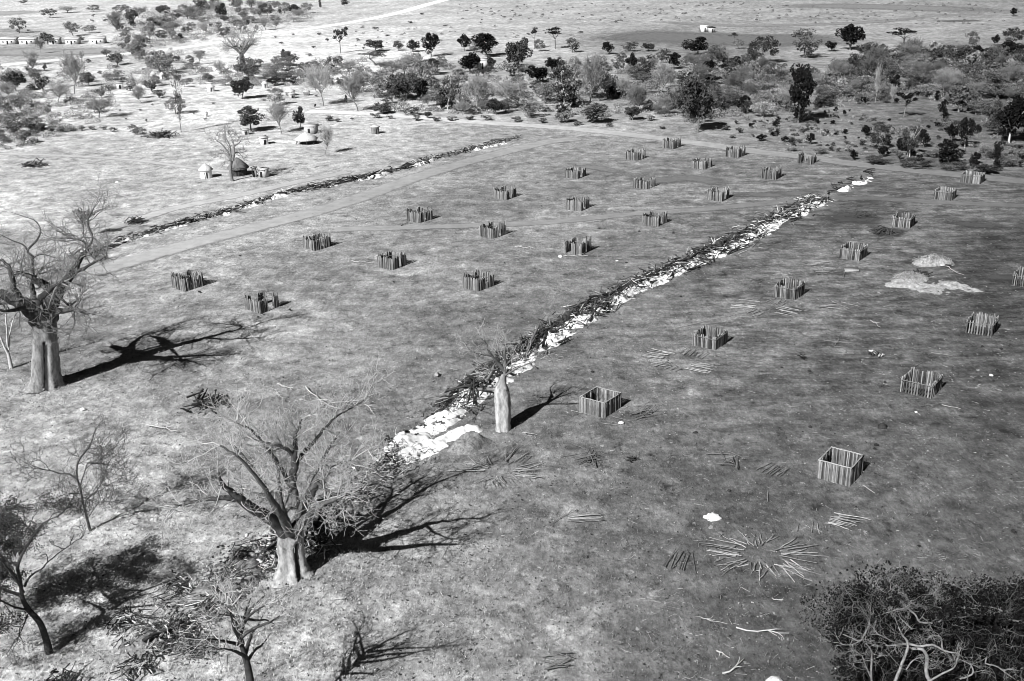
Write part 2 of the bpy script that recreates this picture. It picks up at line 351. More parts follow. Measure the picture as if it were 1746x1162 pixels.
def pen(i_):
    rng = np.random.default_rng(100+i_); A = i_ <= 20
    base = at(*PENS[i_]); a, b = 3.5, 3.95
    if i_ in (27, 31): a, b = 3.6, 3.9
    if i_ == 30: a = 3.9
    if i_ == 21: a = 4.3
    t = thing('pole_pen', LAB[i_], 'pen', base, 'square pens of upright poles', R(YAW[i_]))
    h = 2.0 if i_ in (27, 31) else 1.95
    if A: h = 2.0
    h *= rng.uniform(.94, 1.08)
    spec = {}
    if A:
        g1 = rng.uniform(.38, .5); g2 = g1+rng.uniform(.18, .3)
        spec['front'] = dict(gaps=[(rng.uniform(.05, .3), rng.uniform(.32, .5), .93)], hv=.08, sp=rng.uniform(.15, .19))
        spec['right'] = dict(gaps=[(g1, g2, rng.choice([0, 0, .5]))], hv=.07, sp=.16)
        spec['back'] = dict(gaps=[(.5, .8, rng.choice([.75, .9]))], hv=.07, ramp=([0, .35, 1], [1.2, 1., .95]), sp=.16)
        spec['left'] = dict(gaps=[(.3, .55, rng.choice([.8, .95]))], hv=.07, ramp=([0, .7, 1], [1., 1., 1.18]), sp=.16)
        if i_ == 2: spec['left']['gaps'] = [(.35, .72, .0)]; spec['back']['gaps'] = [(.4, .8, 0)]
        if i_ == 1: spec['right']['gaps'] = [(.5, .72, .55)]
        if i_ == 3: spec['right']['gaps'] = [(.42, .62, .25)]
        if i_ == 8: spec['front']['gaps'] = [(.12, .42, 0)]
        if i_ == 20: spec['front']['gaps'] = [(.28, .8, .0)]; spec['back']['gaps'] = [(.05, .8, 0)]
        if i_ in (12, 15, 18, 16, 19, 17, 14, 13): spec['front']['sp'] = .2; spec['front']['hv'] = .08
        if i_ in (12, 13, 14, 10, 11, 9): spec['right']['gaps'] = [(.3, .62, 0)]
    else:
        for w in ('front', 'right', 'back', 'left'): spec[w] = dict(hv=.05)
        if i_ in (27, 31, 21, 22):
            for w in spec: spec[w].update(hv=.02, sp=.165, r=.092)
        if i_ in (26, 25, 24): spec['front'].update(sp=.21, hv=.035)
        if i_ == 29: spec['front'].update(sp=.36, r=.09); spec['left'].update(sp=.3)
        if i_ == 30: spec['front'].update(sp=.33, gaps=[(.3, .9, .96)], hv=.05); spec['right'].update(sp=.24)
        if i_ == 23: spec['front'].update(sp=.28, r=.12, hv=.07)
        if i_ == 28: spec['front'].update(sp=.3, gaps=[(.2, .4, .6)])
    ends = dict(front=((-a, 0), (0, 0)), right=((0, .16), (0, b-.16)), back=((0, b), (-a, b)), left=((-a, b-.16), (-a, .16)))
    for w, (p0, p1) in ends.items():
        for m_, q0, q1, nn in wall(p0, p1, h, rng, **spec[w]):
            o = build('pole_wall', m_, 'pole', t); rail = MB(); k = i_ in (27, 31)
            z = h*(1.02 if k else .84 if not A else .6); side = 0 if k else .13 if not A else -.13
            P = np.linspace((*(q0+nn*side), z), (*(q1+nn*side), z), 6); P[:, 2] += rng.normal(size=6)*.025
            rail.tube(P, .075 if k else .055, 5, rng.uniform(.85, 1.15)); build('top_rail' if k else 'binding_rail', rail, 'rail' if k else 'pole', o)
for i_ in PENS: pen(i_)
# ------------------------------------------------------------------ loose poles, each one its own thing
POLE_MESH = []
for k in range(5):
    rng = np.random.default_rng(40+k); b = MB(); P = np.zeros((5, 3)); P[:, 0] = np.linspace(0, 1, 5); P[1:4, 1:] = rng.normal(size=(3, 2))*.012
    b.tube(P, np.linspace(1, .62, 5)*.022, 6); POLE_MESH.append(b)
_pm = {}
def pole_mesh(k, mat):
    if (k, mat) not in _pm: _pm[(k, mat)] = POLE_MESH[k].mesh('laid_pole', M[mat])
    return _pm[(k, mat)]
def lay(p0, p1, label, group, mat='peeled', thick=1., z=None, dz=0., name='laid_pole', cat='pole'):
    p0 = np.array(p0, float); p1 = np.array(p1, float); d = p1-p0; Ln = float(np.linalg.norm(d[:2]))
    if group and mat == 'peeled' and RNG.random() < .14: mat = 'greybark'
    o = link(name, pole_mesh(int(RNG.integers(5)), mat)); tag(o, label, cat, group)
    rr = thick*RNG.uniform(1.8, 3.0)
    zz = .05 if z is None else z
    o.location = (p0[0], p0[1], zz); o.scale = (Ln, rr, rr)
    o.rotation_euler = (RNG.uniform(0, 6), -math.atan2(dz, Ln), math.atan2(d[1], d[0]))
    return o
def prow(a0, a1, b0, b1, n, label, group, mat='peeled', jit=.25, **k):
    A0, A1, B0, B1 = at(*a0), at(*a1), at(*b0), at(*b1)
    for i in range(n):
        t = (i+RNG.uniform(-.3, .3))/max(1, n-1)
        j = RNG.normal(size=(2, 3))*jit; j[:, 2] = 0
        lay(A0+(B0-A0)*t+j[0], A1+(B1-A1)*t+j[1], label, group, mat, z=.05+RNG.uniform(0, .1), dz=RNG.normal()*.05, **k)
def fan(c, a0, a1, n, rin, rout, label, group, mat='peeled'):
    c = at(*c)
    for i in range(n):
        a = R(a0+(a1-a0)*(i+RNG.uniform(-.9, .9))/max(1, n-1)); da = RNG.normal()*.2
        r0 = rin*RNG.uniform(.8, 1.6); r1 = r0+RNG.uniform(.55, 1.15)*(rout-rin)
        p0 = c+r0*np.array([math.cos(a), math.sin(a), 0]); p1 = c+r1*np.array([math.cos(a+da), math.sin(a+da), 0])
        lay(p0, p1, label, group, mat, z=.05+RNG.uniform(0, .12), dz=RNG.normal()*.06)
def heap(c, ang, n, L_, w, label, group, mat='greybark', hgt=.5, spread=25, thick=1.1):
    c = at(*c)
    for i in range(n):
        a = R(ang+RNG.normal()*spread); d = np.array([math.cos(a), math.sin(a), 0]); q = c+np.array([*RNG.normal(size=2)*w*.35, 0])
        l = L_*RNG.uniform(.65, 1.15); p0 = q-d*l/2
        lay(p0, p0+d*l, label, group, mat, z=.07+RNG.uniform(0, hgt), dz=RNG.normal()*.18, thick=thick)
G1 = 'poles of the big radial ring'; l1 = 'pole lying in the big radial ring below the white lime heap'
c1 = (1297, 946)
fan(c1, 62, 118, 11, 1.6, 3.6, l1, G1); fan(c1, 132, 212, 15, 1.9, 5.0, l1, G1); fan(c1, 214, 292, 14, 1.7, 4.0, l1, G1); fan(c1, 302, 384, 17, 1.9, 5.2, l1, G1)
G2 = 'poles around the slatted pen'; l2 = 'pole laid out around the clearing in front of the slatted-front pen'
prow((1146, 603), (1112, 596), (1126, 615), (1092, 609), 10, l2, G2); prow((1192, 617), (1226, 623), (1172, 630), (1206, 637), 11, l2, G2)
prow((1158, 604), (1168, 596), (1196, 612), (1210, 603), 12, l2, G2, jit=.2); prow((1112, 622), (1128, 616), (1146, 634), (1162, 628), 11, l2, G2)
G3 = 'poles around the pen with the long pole'; l3 = 'pole laid out beside the long pale pole, below the pen left of the heaps'
prow((1292, 515), (1262, 512), (1284, 528), (1246, 525), 9, l3, G3); prow((1332, 524), (1364, 530), (1322, 536), (1350, 541), 10, l3, G3)
prow((1306, 516), (1322, 509), (1332, 522), (1346, 514), 9, l3, G3); prow((1270, 534), (1290, 529), (1290, 541), (1308, 534), 8, l3, G3)
G4 = 'poles in the tip of the big shadow'; l4 = 'pole lying in the ring at the tip of the big baobab shadow'
c4 = (846, 805)
fan(c4, -30, 18, 14, 1.8, 4.8, l4, G4); fan(c4, 112, 178, 15, 1.6, 4.4, l4, G4); fan(c4, 235, 312, 13, 1.5, 3.4, l4, G4); fan(c4, 35, 75, 8, 2.4, 6.2, l4, G4)
G5 = 'poles below the largest pen'; l5 = 'pole in the pale sheaf lying just below the largest pen'
prow((1405, 893), (1440, 902), (1424, 877), (1482, 886), 13, l5, G5, jit=.35)
l5b = 'thin pole lying nearly upright in the picture, left of the pale sheaf'
for a, b in (((1359, 907), (1362, 893)), ((1384, 908), (1386, 890)), ((1397, 911), (1392, 891))): lay(at(*a), at(*b), l5b, G5)
l6 = 'dark pole of the parallel row left of the big radial ring'
prow((1133, 968), (1150, 942), (1166, 974), (1176, 944), 8, l6, 'poles of the parallel row', 'greybark', jit=.12)
lay(at(1186, 979), at(1180, 942), 'single dark pole standing apart at the end of the parallel row', None, 'greybark')
heap((1101, 704), 35, 14, 3.2, 2.2, 'dark pole in the heap right of the pen by the baobab', 'poles of the heap by the pen', spread=14)
heap((1000, 786), 40, 14, 3., 1.5, 'dark pole in the tight heap below the pen by the baobab', 'poles of the tight heap', hgt=.7, spread=22)
heap((1244, 788), 100, 11, 2.3, 2.6, 'dark pole in the tumbled heap left of the largest pen', 'poles of the tumbled heap', hgt=.7, spread=45)
prow((1290, 804), (1312, 790), (1328, 814), (1348, 800), 10, 'dark pole in the slanting row just left of the largest pen', 'poles of the slanting row', 'greybark', jit=.15)
prow((970, 880), (1022, 879), (972, 892), (1030, 891), 8, 'pale pole in the small stack lying level in the open field', 'poles of the level stack', jit=.15)
heap((955, 1131), 10, 9, 2.2, 2.0, 'dark pole in the small heap at the bottom of the picture', 'poles of the small bottom heap')
heap((1400, 453), 2, 9, 3.2, 2.6, 'pale pole scattered left of the white board', 'poles by the white board', 'peeled', hgt=.15, spread=14)
heap((1505, 397), 60, 12, 3.4, 4.2, 'dark pole in the brush heap below the thick-post pen', 'poles of the brush heap', 'char', spread=60)
heap((1425, 467), 20, 7, 3.2, 3.2, 'dark pole below the pen left of the heaps', 'poles under the pen', 'greybark', hgt=.2)
heap((1430, 522), -18, 7, 4.5, 3.4, 'thin pole scattered right of the ring with the long pole', 'thin scattered poles', 'peeled', hgt=.15, spread=22)
heap((1425, 582), 20, 6, 3.4, 2.2, 'dark pole in the loose cross in the open right field', 'poles of the loose cross', 'greybark', hgt=.2, spread=35)
lay(at(1152, 560), at(1262, 534), 'very long pale pole lying behind the slatted-front pen', None, 'peeled', thick=.75, name='long_pole')
one = [((1309, 856), (1308, 833), 'short pale pole lying alone below the slanting row'), ((1557, 627), (1574, 617), 'dark pole lying behind the wide pen'),
 ((1588, 602), (1624, 607), 'pale pole lying alone between the two right pens'), ((1606, 691), (1638, 698), 'pale thin pole lying below the wide pen'),
 ((890, 738), (916, 742), 'pale pole at the foot of the bottle-shaped baobab'), ((968, 754), (997, 767), 'pale pole above the tight dark heap'),
 ((1045, 711), (1075, 719), 'pale pole in front of the corner of the pen by the baobab'), ((974, 701), (1004, 708), 'pale pole along the front of the pen by the baobab'),
 ((1024, 722), (1072, 728), 'thin pale pole lying in front of the pen by the baobab'), ((1471, 828), (1492, 842), 'thin pale pole right of the largest pen'),
 ((955, 780), (1000, 772), 'dark thin pole left of the tight dark heap'), ((1258, 596), (1281, 592), 'dark pole lying right of the slatted-front pen'),
 ((935, 897), (975, 872), 'dark thin stick lying alone in the open field'), ((1196, 664), (1190, 660), 'stub of pole in the middle field')]
for a, b, l in one: lay(at(*a), at(*b), l, None, 'greybark' if 'dark' in l or 'stub' in l else 'peeled', thick=.9)
def ell(n, c, r, rng, shell=.75):
    v = rng.normal(size=(n, 3)); v /= np.linalg.norm(v, axis=1)[:, None]; q = rng.uniform(shell**3, 1, n)**(1/3.)
    return np.array(c)+v*q[:, None]*np.array(r)
M['limbwood'] = grey('grey_limb', .24, .45, 3.5, bump=.8); M['stemgrey'] = grey('stem_grey', .10, .3, 2)
# ------------------------------------------------------------------ near trees
def grow(mb, p, d, Ln, r, lvl, rng, kids=4, bend=.25, up=.12, tone=1., n=4, rmin=.013):
    k = 4; P = [p]; q = d
    for i in range(k):
        q = unit(q+rng.normal(size=3)*bend+np.array([0, 0, up*.5])); P.append(P[-1]+q*Ln/k)
    P = np.array(P); mb.tube(P, np.maximum(np.linspace(r, r*.45, k+1), rmin), n if lvl > 1 else 3, tone*rng.uniform(.8, 1.2))
    if lvl <= 0: return
    for i in range(kids):
        t = rng.uniform(.3, 1.); f = t*k; i0 = min(int(f), k-1); s = P[i0]+(P[i0+1]-P[i0])*(f-i0)
        v = rng.normal(size=3); v = unit(v-q*(v@q)); a = rng.uniform(.5, 1.05)
        grow(mb, s, unit(q*math.cos(a)+v*math.sin(a)+np.array([0, 0, up])), Ln*rng.uniform(.5, .75), r*.5, lvl-1, rng, kids, bend, up, tone, n, rmin)

def limb_tree(name, label, base_px, limbs, trunk, tmat, cmat, rng, twig=(6, 2.2, .06, 2), up=.12, tn=10, ttone=1., ltone=None, fat=1., cleft=None, flute=0., roots=0, group=None, kids=4, rmin=.013, cat='tree', zoff=-.3):
    b = at(*base_px); t = thing(name, label, cat, b, group)
    def conv(L_): return np.array([tp(b, x, y, d)-b for x, y, d, r in L_]), np.array([r for *_, r in L_])
    tm = MB()
    if trunk:
        P, rr = conv(trunk); P[0] = P[0]+np.array([0, 0, zoff-P[0][2]]); S = spline(P, 5); r5 = np.interp(np.linspace(0, 1, len(S)), np.linspace(0, 1, len(rr)), rr)
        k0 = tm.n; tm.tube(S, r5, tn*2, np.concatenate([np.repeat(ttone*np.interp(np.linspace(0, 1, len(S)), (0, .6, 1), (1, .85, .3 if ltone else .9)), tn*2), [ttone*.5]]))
        if flute:
            V = tm.v[-1]; n = tn*2; kk = len(S); ang = np.arange(n)*2*math.pi/n
            f = 1+flute*(.6*np.sin(ang*3+.7)+.4*np.sin(ang*5+2)); z = np.linspace(1, .35, kk)
            for i in range(kk):
                q = V[i*n:(i+1)*n]-S[i]; g_ = np.ones(n)
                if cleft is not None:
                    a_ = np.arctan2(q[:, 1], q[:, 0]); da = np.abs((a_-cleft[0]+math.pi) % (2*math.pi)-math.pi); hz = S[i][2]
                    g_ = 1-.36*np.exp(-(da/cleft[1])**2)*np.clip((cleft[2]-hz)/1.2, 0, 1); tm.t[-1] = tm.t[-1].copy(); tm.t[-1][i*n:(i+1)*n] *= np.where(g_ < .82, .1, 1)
                V[i*n:(i+1)*n] = S[i]+q*((1+(f-1)*z[i])*g_*(1+.03*rng.normal(size=n)))[:, None]
        for i in range(roots):
            a = i*2*math.pi/roots+rng.uniform(-.3, .3); r0 = rr[0]
            p0 = np.array([math.cos(a)*r0*.62, math.sin(a)*r0*.62, .9]); p1 = np.array([math.cos(a)*r0*.92, math.sin(a)*r0*.92, .2]); p2 = np.array([math.cos(a)*r0*1.3, math.sin(a)*r0*1.3, -.25])
            tm.tube(spline([p0, p1, p2], 3), np.interp(np.linspace(0, 1, 7), (0, .5, 1), (r0*.14, r0*.2, r0*.1)), 7, ttone)
    cm = MB(); tips = []
    for L_ in limbs:
        P, rr = conv(L_); rr = rr*fat+(.02 if fat > 1 and rr[0] > .15 else 0); S = spline(P, 4); S[1:-1] += rng.normal(size=S[1:-1].shape)*rr.mean()*.16
        r4 = np.interp(np.linspace(0, 1, len(S)), np.linspace(0, 1, len(rr)), rr)
        (tm if rr[0] > .09 else cm).tube(S, r4, 8 if rr[0] > .2 else 6, (ttone if ltone is None else ltone*rng.uniform(.7, 1.3)) if rr[0] > .09 else .8)
        n, Ln, r0, lvl = twig
        for i in range(n+2):
            f = rng.uniform(.25, 1)*(len(S)-1) if i > 1 else len(S)-1-1e-3; i0 = int(f); s = S[i0]+(S[i0+1]-S[i0])*(f-i0); tg = unit(S[i0+1]-S[i0])
            d = unit(tg*(1.2 if i < 2 else .5)+rng.normal(size=3)*(.35 if i < 2 else .75)+np.array([0, 0, up])); tips.append(s+d*Ln*.8)
            grow(cm, s, d, Ln*rng.uniform(.7, 1.25), min(r0, r4[i0]*.7+.012), lvl, rng, kids, .25, up, rmin=rmin)
    if tm.n: build('trunk', tm, tmat, t, smooth=True)
    if cm.n: build('crown', cm, cmat, t)
    return t, np.array(tips)

rng = np.random.default_rng(5)
limb_tree('baobab', 'large baobab with thick dark limbs standing at the left edge', (79, 657),
 [[(74, 552, 0, 1.15), (52, 527, -.5, .85), (27, 512, -1, .62), (-5, 498, -1, .45), (-45, 485, 0, .25)], [(40, 517, -.5, .35), (24, 492, -1.5, .28), (19, 468, -2, .2), (10, 448, -2, .12), (-10, 438, -1, .08)],
  [(78, 545, 0, 1.0), (88, 514, .5, .8), (100, 497, 1, .6), (108, 484, 1, .5), (120, 471, 1.2, .4), (127, 464, 1.5, .34), (133, 448, 1.5, .26), (142, 436, 2, .22), (149, 425, 2, .16)],
  [(98, 500, 1, .45), (78, 487, 2, .4), (60, 478, 2.5, .3), (45, 469, 3, .2), (28, 464, 3, .12)], [(149, 425, 2, .15), (141, 411, 2.5, .1), (118, 407, 3, .07), (90, 406, 4, .05)], [(127, 464, 1.5, .2), (142, 459, 0, .15), (158, 449, -1, .1), (182, 437, -2, .06)],
  [(82, 548, -.5, .8), (90, 533, -1.5, .45), (106, 531, -3, .25), (127, 527, -4, .15), (146, 529, -5, .08)], [(98, 503, 0, .16), (110, 515, -2, .1), (124, 527, -4, .06), (128, 548, -4.5, .04)],
  [(72, 545, 1, .6), (60, 520, 3, .4), (56, 500, 5, .25), (56, 480, 6, .15), (70, 460, 7, .08)], [(78, 540, -1, .6), (70, 515, -4, .4), (85, 495, -6, .2), (110, 480, -7.5, .1)], [(50, 522, -.5, .3), (30, 528, -3, .2), (5, 530, -5, .1), (-25, 520, -6, .06)],
  [(149, 425, 2, .14), (158, 405, 2, .09), (150, 380, 2, .06), (160, 355, 1, .04)]],
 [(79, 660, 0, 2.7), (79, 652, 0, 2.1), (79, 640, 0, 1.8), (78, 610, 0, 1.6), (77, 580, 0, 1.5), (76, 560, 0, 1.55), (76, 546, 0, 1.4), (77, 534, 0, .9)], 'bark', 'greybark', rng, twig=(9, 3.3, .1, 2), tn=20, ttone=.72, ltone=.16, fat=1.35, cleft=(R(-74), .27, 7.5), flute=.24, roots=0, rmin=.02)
limb_tree('bare_tree', 'slender pale forked tree left of the large baobab, at the picture edge', (19, 626), [[(14, 604, 0, .2), (7, 590, -.3, .15), (1, 576, -.5, .12), (-6, 560, -.5, .06)], [(13, 600, 0, .17), (12, 570, 0, .13), (10, 540, 0, .1), (11, 515, 0, .05)], [(15, 597, 0, .12), (17, 570, .5, .1), (22, 548, 1, .08), (30, 530, 1, .04)]],
 [(19, 626, 0, .3), (16, 612, 0, .24), (13, 600, 0, .2)], 'palewood', 'twig', rng, twig=(3, 1.6, .04, 1), tn=5)
limb_tree('bare_tree', 'small dark forked bare tree behind the large baobab crown', (56, 470), [[(56, 437, 0, .22), (47, 428, 0, .2), (62, 411, 0, .18), (69, 396, 0, .14), (66, 384, 0, .1), (55, 374, 0, .08), (18, 362, 0, .04)], [(48, 428, 0, .2), (38, 417, 0, .14), (22, 411, 0, .1), (0, 400, 0, .06)], [(57, 440, 0, .16), (72, 434, 0, .12), (95, 440, 0, .06)]],
 [(56, 470, 0, .3), (56, 452, 0, .25), (56, 437, 0, .22)], 'darkbark', 'twig', rng, twig=(5, 2.6, .05, 2), tn=5)
t, tips = limb_tree('dying_tree', 'thin tree with one dark leaf clump beside the far debris line', (142, 404), [[(142, 385, 0, .12), (141, 372, 0, .1), (138, 362, 0, .07)], [(142, 380, 0, .08), (150, 368, 0, .06)], [(141, 372, 0, .08), (143, 355, 0, .06), (142, 350, 0, .04)]],
 [(142, 404, 0, .16), (142, 392, 0, .13), (142, 382, 0, .12)], 'darkbark', 'twig', rng, twig=(3, 2.4, .04, 2), tn=4)
lb = MB(); b0 = at(142, 404)
for (x, y, s_) in ((133, 362, 1.1), (139, 367, 1.2), (146, 368, .9), (152, 364, 1.0), (141, 374, 1.0), (143, 380, .7)):
    c = tp(b0, x, y)-b0; lb.leaves(c+rng.normal(size=(70, 3))*s_*.42, .45, rng)
build('foliage', lb, 'leaf1', t)
# -- large baobab in front
limb_tree('baobab', 'large bare baobab in the foreground with a wide pale net of twigs', (497, 978),
 [[(490, 915, -.3, .62), (470, 893, -1.5, .5), (443, 874, -3, .42), (420, 860, -4, .36), (405, 848, -4.5, .3), (390, 837, -5, .22), (377, 824, -5.5, .14), (372, 806, -6, .07)],
  [(408, 852, -4, .26), (385, 849, -4.5, .2), (360, 851, -5, .15), (330, 856, -5, .1), (295, 866, -5, .06)],
  [(491, 912, 0, .42), (482, 878, .5, .36), (476, 855, 1, .3), (464, 842, 2, .24), (443, 850, 3, .14), (425, 858, 3.5, .07)],
  [(478, 858, .8, .2), (476, 830, 1, .14), (475, 810, 1, .1), (470, 785, 1.5, .06)],
  [(499, 912, .2, .6), (501, 880, .5, .48), (499, 842, 1, .38), (500, 805, 1.2, .3), (502, 775, 1.5, .22), (503, 752, 2, .17), (507, 734, 2.3, .1), (515, 715, 2.5, .05)],
  [(501, 778, 1.5, .17), (490, 767, 1, .15), (478, 761, .5, .12), (465, 758, 0, .07), (440, 752, 0, .04)],
  [(503, 910, -.6, .62), (512, 882, -1.5, .5), (525, 852, -2.5, .4), (536, 830, -3, .3), (540, 818, -3.2, .24), (556, 802, -4, .12), (572, 792, -4.5, .08), (600, 785, -5, .05)],
  [(539, 822, -3.2, .15), (560, 838, -4.5, .1), (590, 850, -6, .06)],
  [(501, 800, 1.2, .22), (512, 780, 2, .18), (526, 764, 3, .15), (540, 748, 4, .12), (552, 733, 4.5, .1), (572, 712, 5, .07), (594, 699, 5.5, .05), (621, 682, 6, .03)],
  [(502, 905, 1.5, .55), (516, 870, 3.5, .4), (530, 835, 5, .28), (545, 800, 6.5, .18), (560, 765, 8, .1), (575, 745, 9, .06)],
  [(490, 905, 1.2, .5), (470, 865, 4, .35), (445, 820, 6, .24), (420, 785, 8, .14), (390, 755, 9.5, .08)],
  [(494, 908, -1.2, .45), (480, 880, -4, .3), (462, 850, -6, .2), (436, 812, -7.5, .13), (405, 780, -8.5, .08), (375, 760, -9, .05)],
  [(504, 905, -1.2, .4), (520, 885, -4.5, .28), (548, 862, -6.5, .18), (575, 850, -8, .1)],
  [(500, 840, 1, .2), (480, 800, 1.5, .15), (455, 765, 1.5, .12), (430, 735, 1.5, .08), (400, 720, 1.5, .05)]],
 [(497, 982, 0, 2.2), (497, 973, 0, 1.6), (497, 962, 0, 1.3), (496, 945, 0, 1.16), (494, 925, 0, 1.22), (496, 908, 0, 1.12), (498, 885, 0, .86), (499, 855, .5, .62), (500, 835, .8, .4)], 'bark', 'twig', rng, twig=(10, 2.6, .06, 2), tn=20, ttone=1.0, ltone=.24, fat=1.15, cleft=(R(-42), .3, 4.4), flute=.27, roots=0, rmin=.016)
# -- bottle baobab by the pens
limb_tree('baobab', 'slim pale bottle-shaped baobab at the near end of the ash line', (857, 731),
 [[(859, 632, 0, .24), (848, 618, -.4, .17), (840, 608, -.6, .12), (834, 600, -.8, .1), (828, 586, -1, .08), (821, 577, -1.2, .05)], [(841, 609, -.6, .1), (829, 606, -1, .09), (816, 604, -1.5, .07), (797, 595, -2, .03)],
  [(859, 630, 0, .2), (861, 618, .2, .15), (860, 603, .3, .11), (862, 590, .5, .05)], [(861, 626, 0, .15), (868, 617, .5, .11), (881, 612, 1, .09), (897, 604, 1.5, .04)], [(861, 641, -.2, .15), (871, 634, -1, .11), (885, 627, -2, .09), (905, 619, -2.6, .07), (922, 612, -3, .03)],
  [(856, 636, -.3, .13), (847, 631, -1, .1), (838, 632, -1.5, .08), (829, 635, -2, .04)], [(859, 620, .5, .12), (853, 608, 2, .09), (848, 595, 3.2, .06), (855, 582, 4, .04)]],
 [(857, 731, 0, .96), (857, 722, 0, .9), (856.5, 700, 0, .98), (856, 682, 0, .98), (855, 669, 0, .93), (855, 661, 0, .8), (856, 652, 0, .52), (859, 636, 0, .31), (860, 627, 0, .2)], 'bark', 'twig', rng, twig=(4, 1.5, .04, 2), tn=18, ttone=1.15, ltone=.34, flute=.12, fat=1.1, roots=0, kids=3, rmin=.014)
# -- small bare tree left
limb_tree('bare_tree', 'small thin-stemmed bare tree left of the foreground baobab', (153, 902),
 [[(137, 832, 0, .11), (132, 817, 0, .1), (131, 798, 0, .085), (136, 784, 0, .08), (146, 770, 0, .07), (154, 760, 0, .06), (160, 742, 0, .035)], [(132, 818, 0, .1), (118, 809, 0, .09), (102, 808, 0, .075), (90, 804, 0, .06), (76, 801, 0, .05), (40, 797, 0, .025)],
  [(137, 828, .3, .08), (142, 812, 1, .07), (146, 800, 1.4, .06), (150, 790, 1.8, .055), (164, 790, 2, .05), (176, 779, 2.2, .05), (188, 768, 2.5, .035)], [(164, 790, 2, .045), (176, 792, 2.5, .035), (190, 793, 3, .02)],
  [(146, 872, 0, .09), (146, 856, -.4, .08), (155, 846, -.8, .07), (164, 838, -1, .06), (172, 825, -1.2, .05), (182, 797, -1.5, .03)], [(157, 845, -.8, .05), (178, 832, -1.5, .045), (196, 822, -2, .035), (210, 826, -2.4, .02)],
  [(139, 842, -.3, .07), (126, 842, -1.5, .05), (112, 843, -2.5, .03)], [(150, 884, 0, .05), (165, 862, 2, .04), (180, 850, 3, .025)]],
 [(153, 902, 0, .17), (150, 890, 0, .14), (146, 875, 0, .125), (141, 854, 0, .12), (137, 832, 0, .11)], 'darkbark', 'stemgrey', rng, twig=(8, 2.1, .045, 2), tn=4, rmin=.016)
# -- umbrella tree, lower left
t, tips = limb_tree('umbrella_thorn', 'dark crooked thorn tree leaning out of the picture at the lower left', (83, 1108),
 [[(50, 1042, 0, .24), (38, 1020, 0, .2), (36, 998, 0, .17), (30, 972, 0, .15), (33, 955, 0, .12), (46, 932, 0, .11), (59, 911, 0, .1), (70, 896, 0, .08), (84, 887, 0, .06), (102, 878, 0, .04)], [(33, 962, 0, .13), (15, 960, 0, .1), (-5, 960, 0, .08), (-30, 950, 0, .05)],
  [(36, 1016, 0, .16), (14, 1008, 0, .13), (-8, 1000, 0, .1), (-45, 985, 1, .06)], [(48, 1040, 0, .12), (26, 1036, -1, .09), (5, 1026, -2, .07), (-25, 1015, -3, .05)], [(42, 1000, .3, .12), (48, 988, .3, .1), (58, 978, .5, .09), (73, 969, .5, .08), (80, 960, .8, .06), (105, 940, 1, .05), (137, 918, 1, .025)],
  [(47, 1048, 0, .08), (40, 1068, -2, .05), (30, 1088, -3, .03)], [(59, 911, 0, .08), (40, 893, 1, .06), (15, 880, 2, .04)], [(36, 1000, 0, .14), (20, 975, 3, .1), (0, 945, 5, .07), (-30, 920, 6, .05)], [(40, 1010, 0, .13), (25, 985, -3, .1), (5, 960, -5, .07)]],
 [(83, 1108, 0, .36), (79, 1092, 0, .3), (70, 1066, 0, .27), (60, 1052, 0, .26), (50, 1042, 0, .24)], 'darkbark', 'darkbark', rng, twig=(4, 1.6, .05, 2), tn=5, kids=3)
b0 = at(83, 1108); lb = MB()
for (x, y, d, s_, n) in ((8, 905, 0, 1.9, 420), (32, 900, 1, 1.6, 300), (45, 915, 0, 1.2, 200), (-25, 915, 2, 2.2, 500), (96, 859, 0, .9, 160), (118, 864, .4, .8, 130), (80, 852, 0, .7, 70), (135, 871, .6, .6, 70), (-30, 960, 4, 2.2, 500), (-60, 930, 0, 2.6, 700), (-15, 985, 5, 1.8, 300), (-70, 985, -3, 2.4, 600), (10, 1075, -3, 1.1, 120), (-20, 1060, -3, 1.4, 200), (5, 930, 4, 1.8, 330), (-45, 1000, 3, 2.0, 380), (-10, 880, 5, 2.0, 380), (-90, 940, 4, 2.5, 500)):
    c = tp(b0, x, y, d)-b0
    for q_ in range(int((3+n/42) if x > -5 else (8+n/20))): lb.leaves(c+rng.normal(size=3)*s_*np.array([.75, .75, .36])+rng.normal(size=(150, 3))*np.array([.42, .42, .16]), .12 if x > -5 else .17, rng, up=.3)
build('foliage', lb, 'leaf1', t)
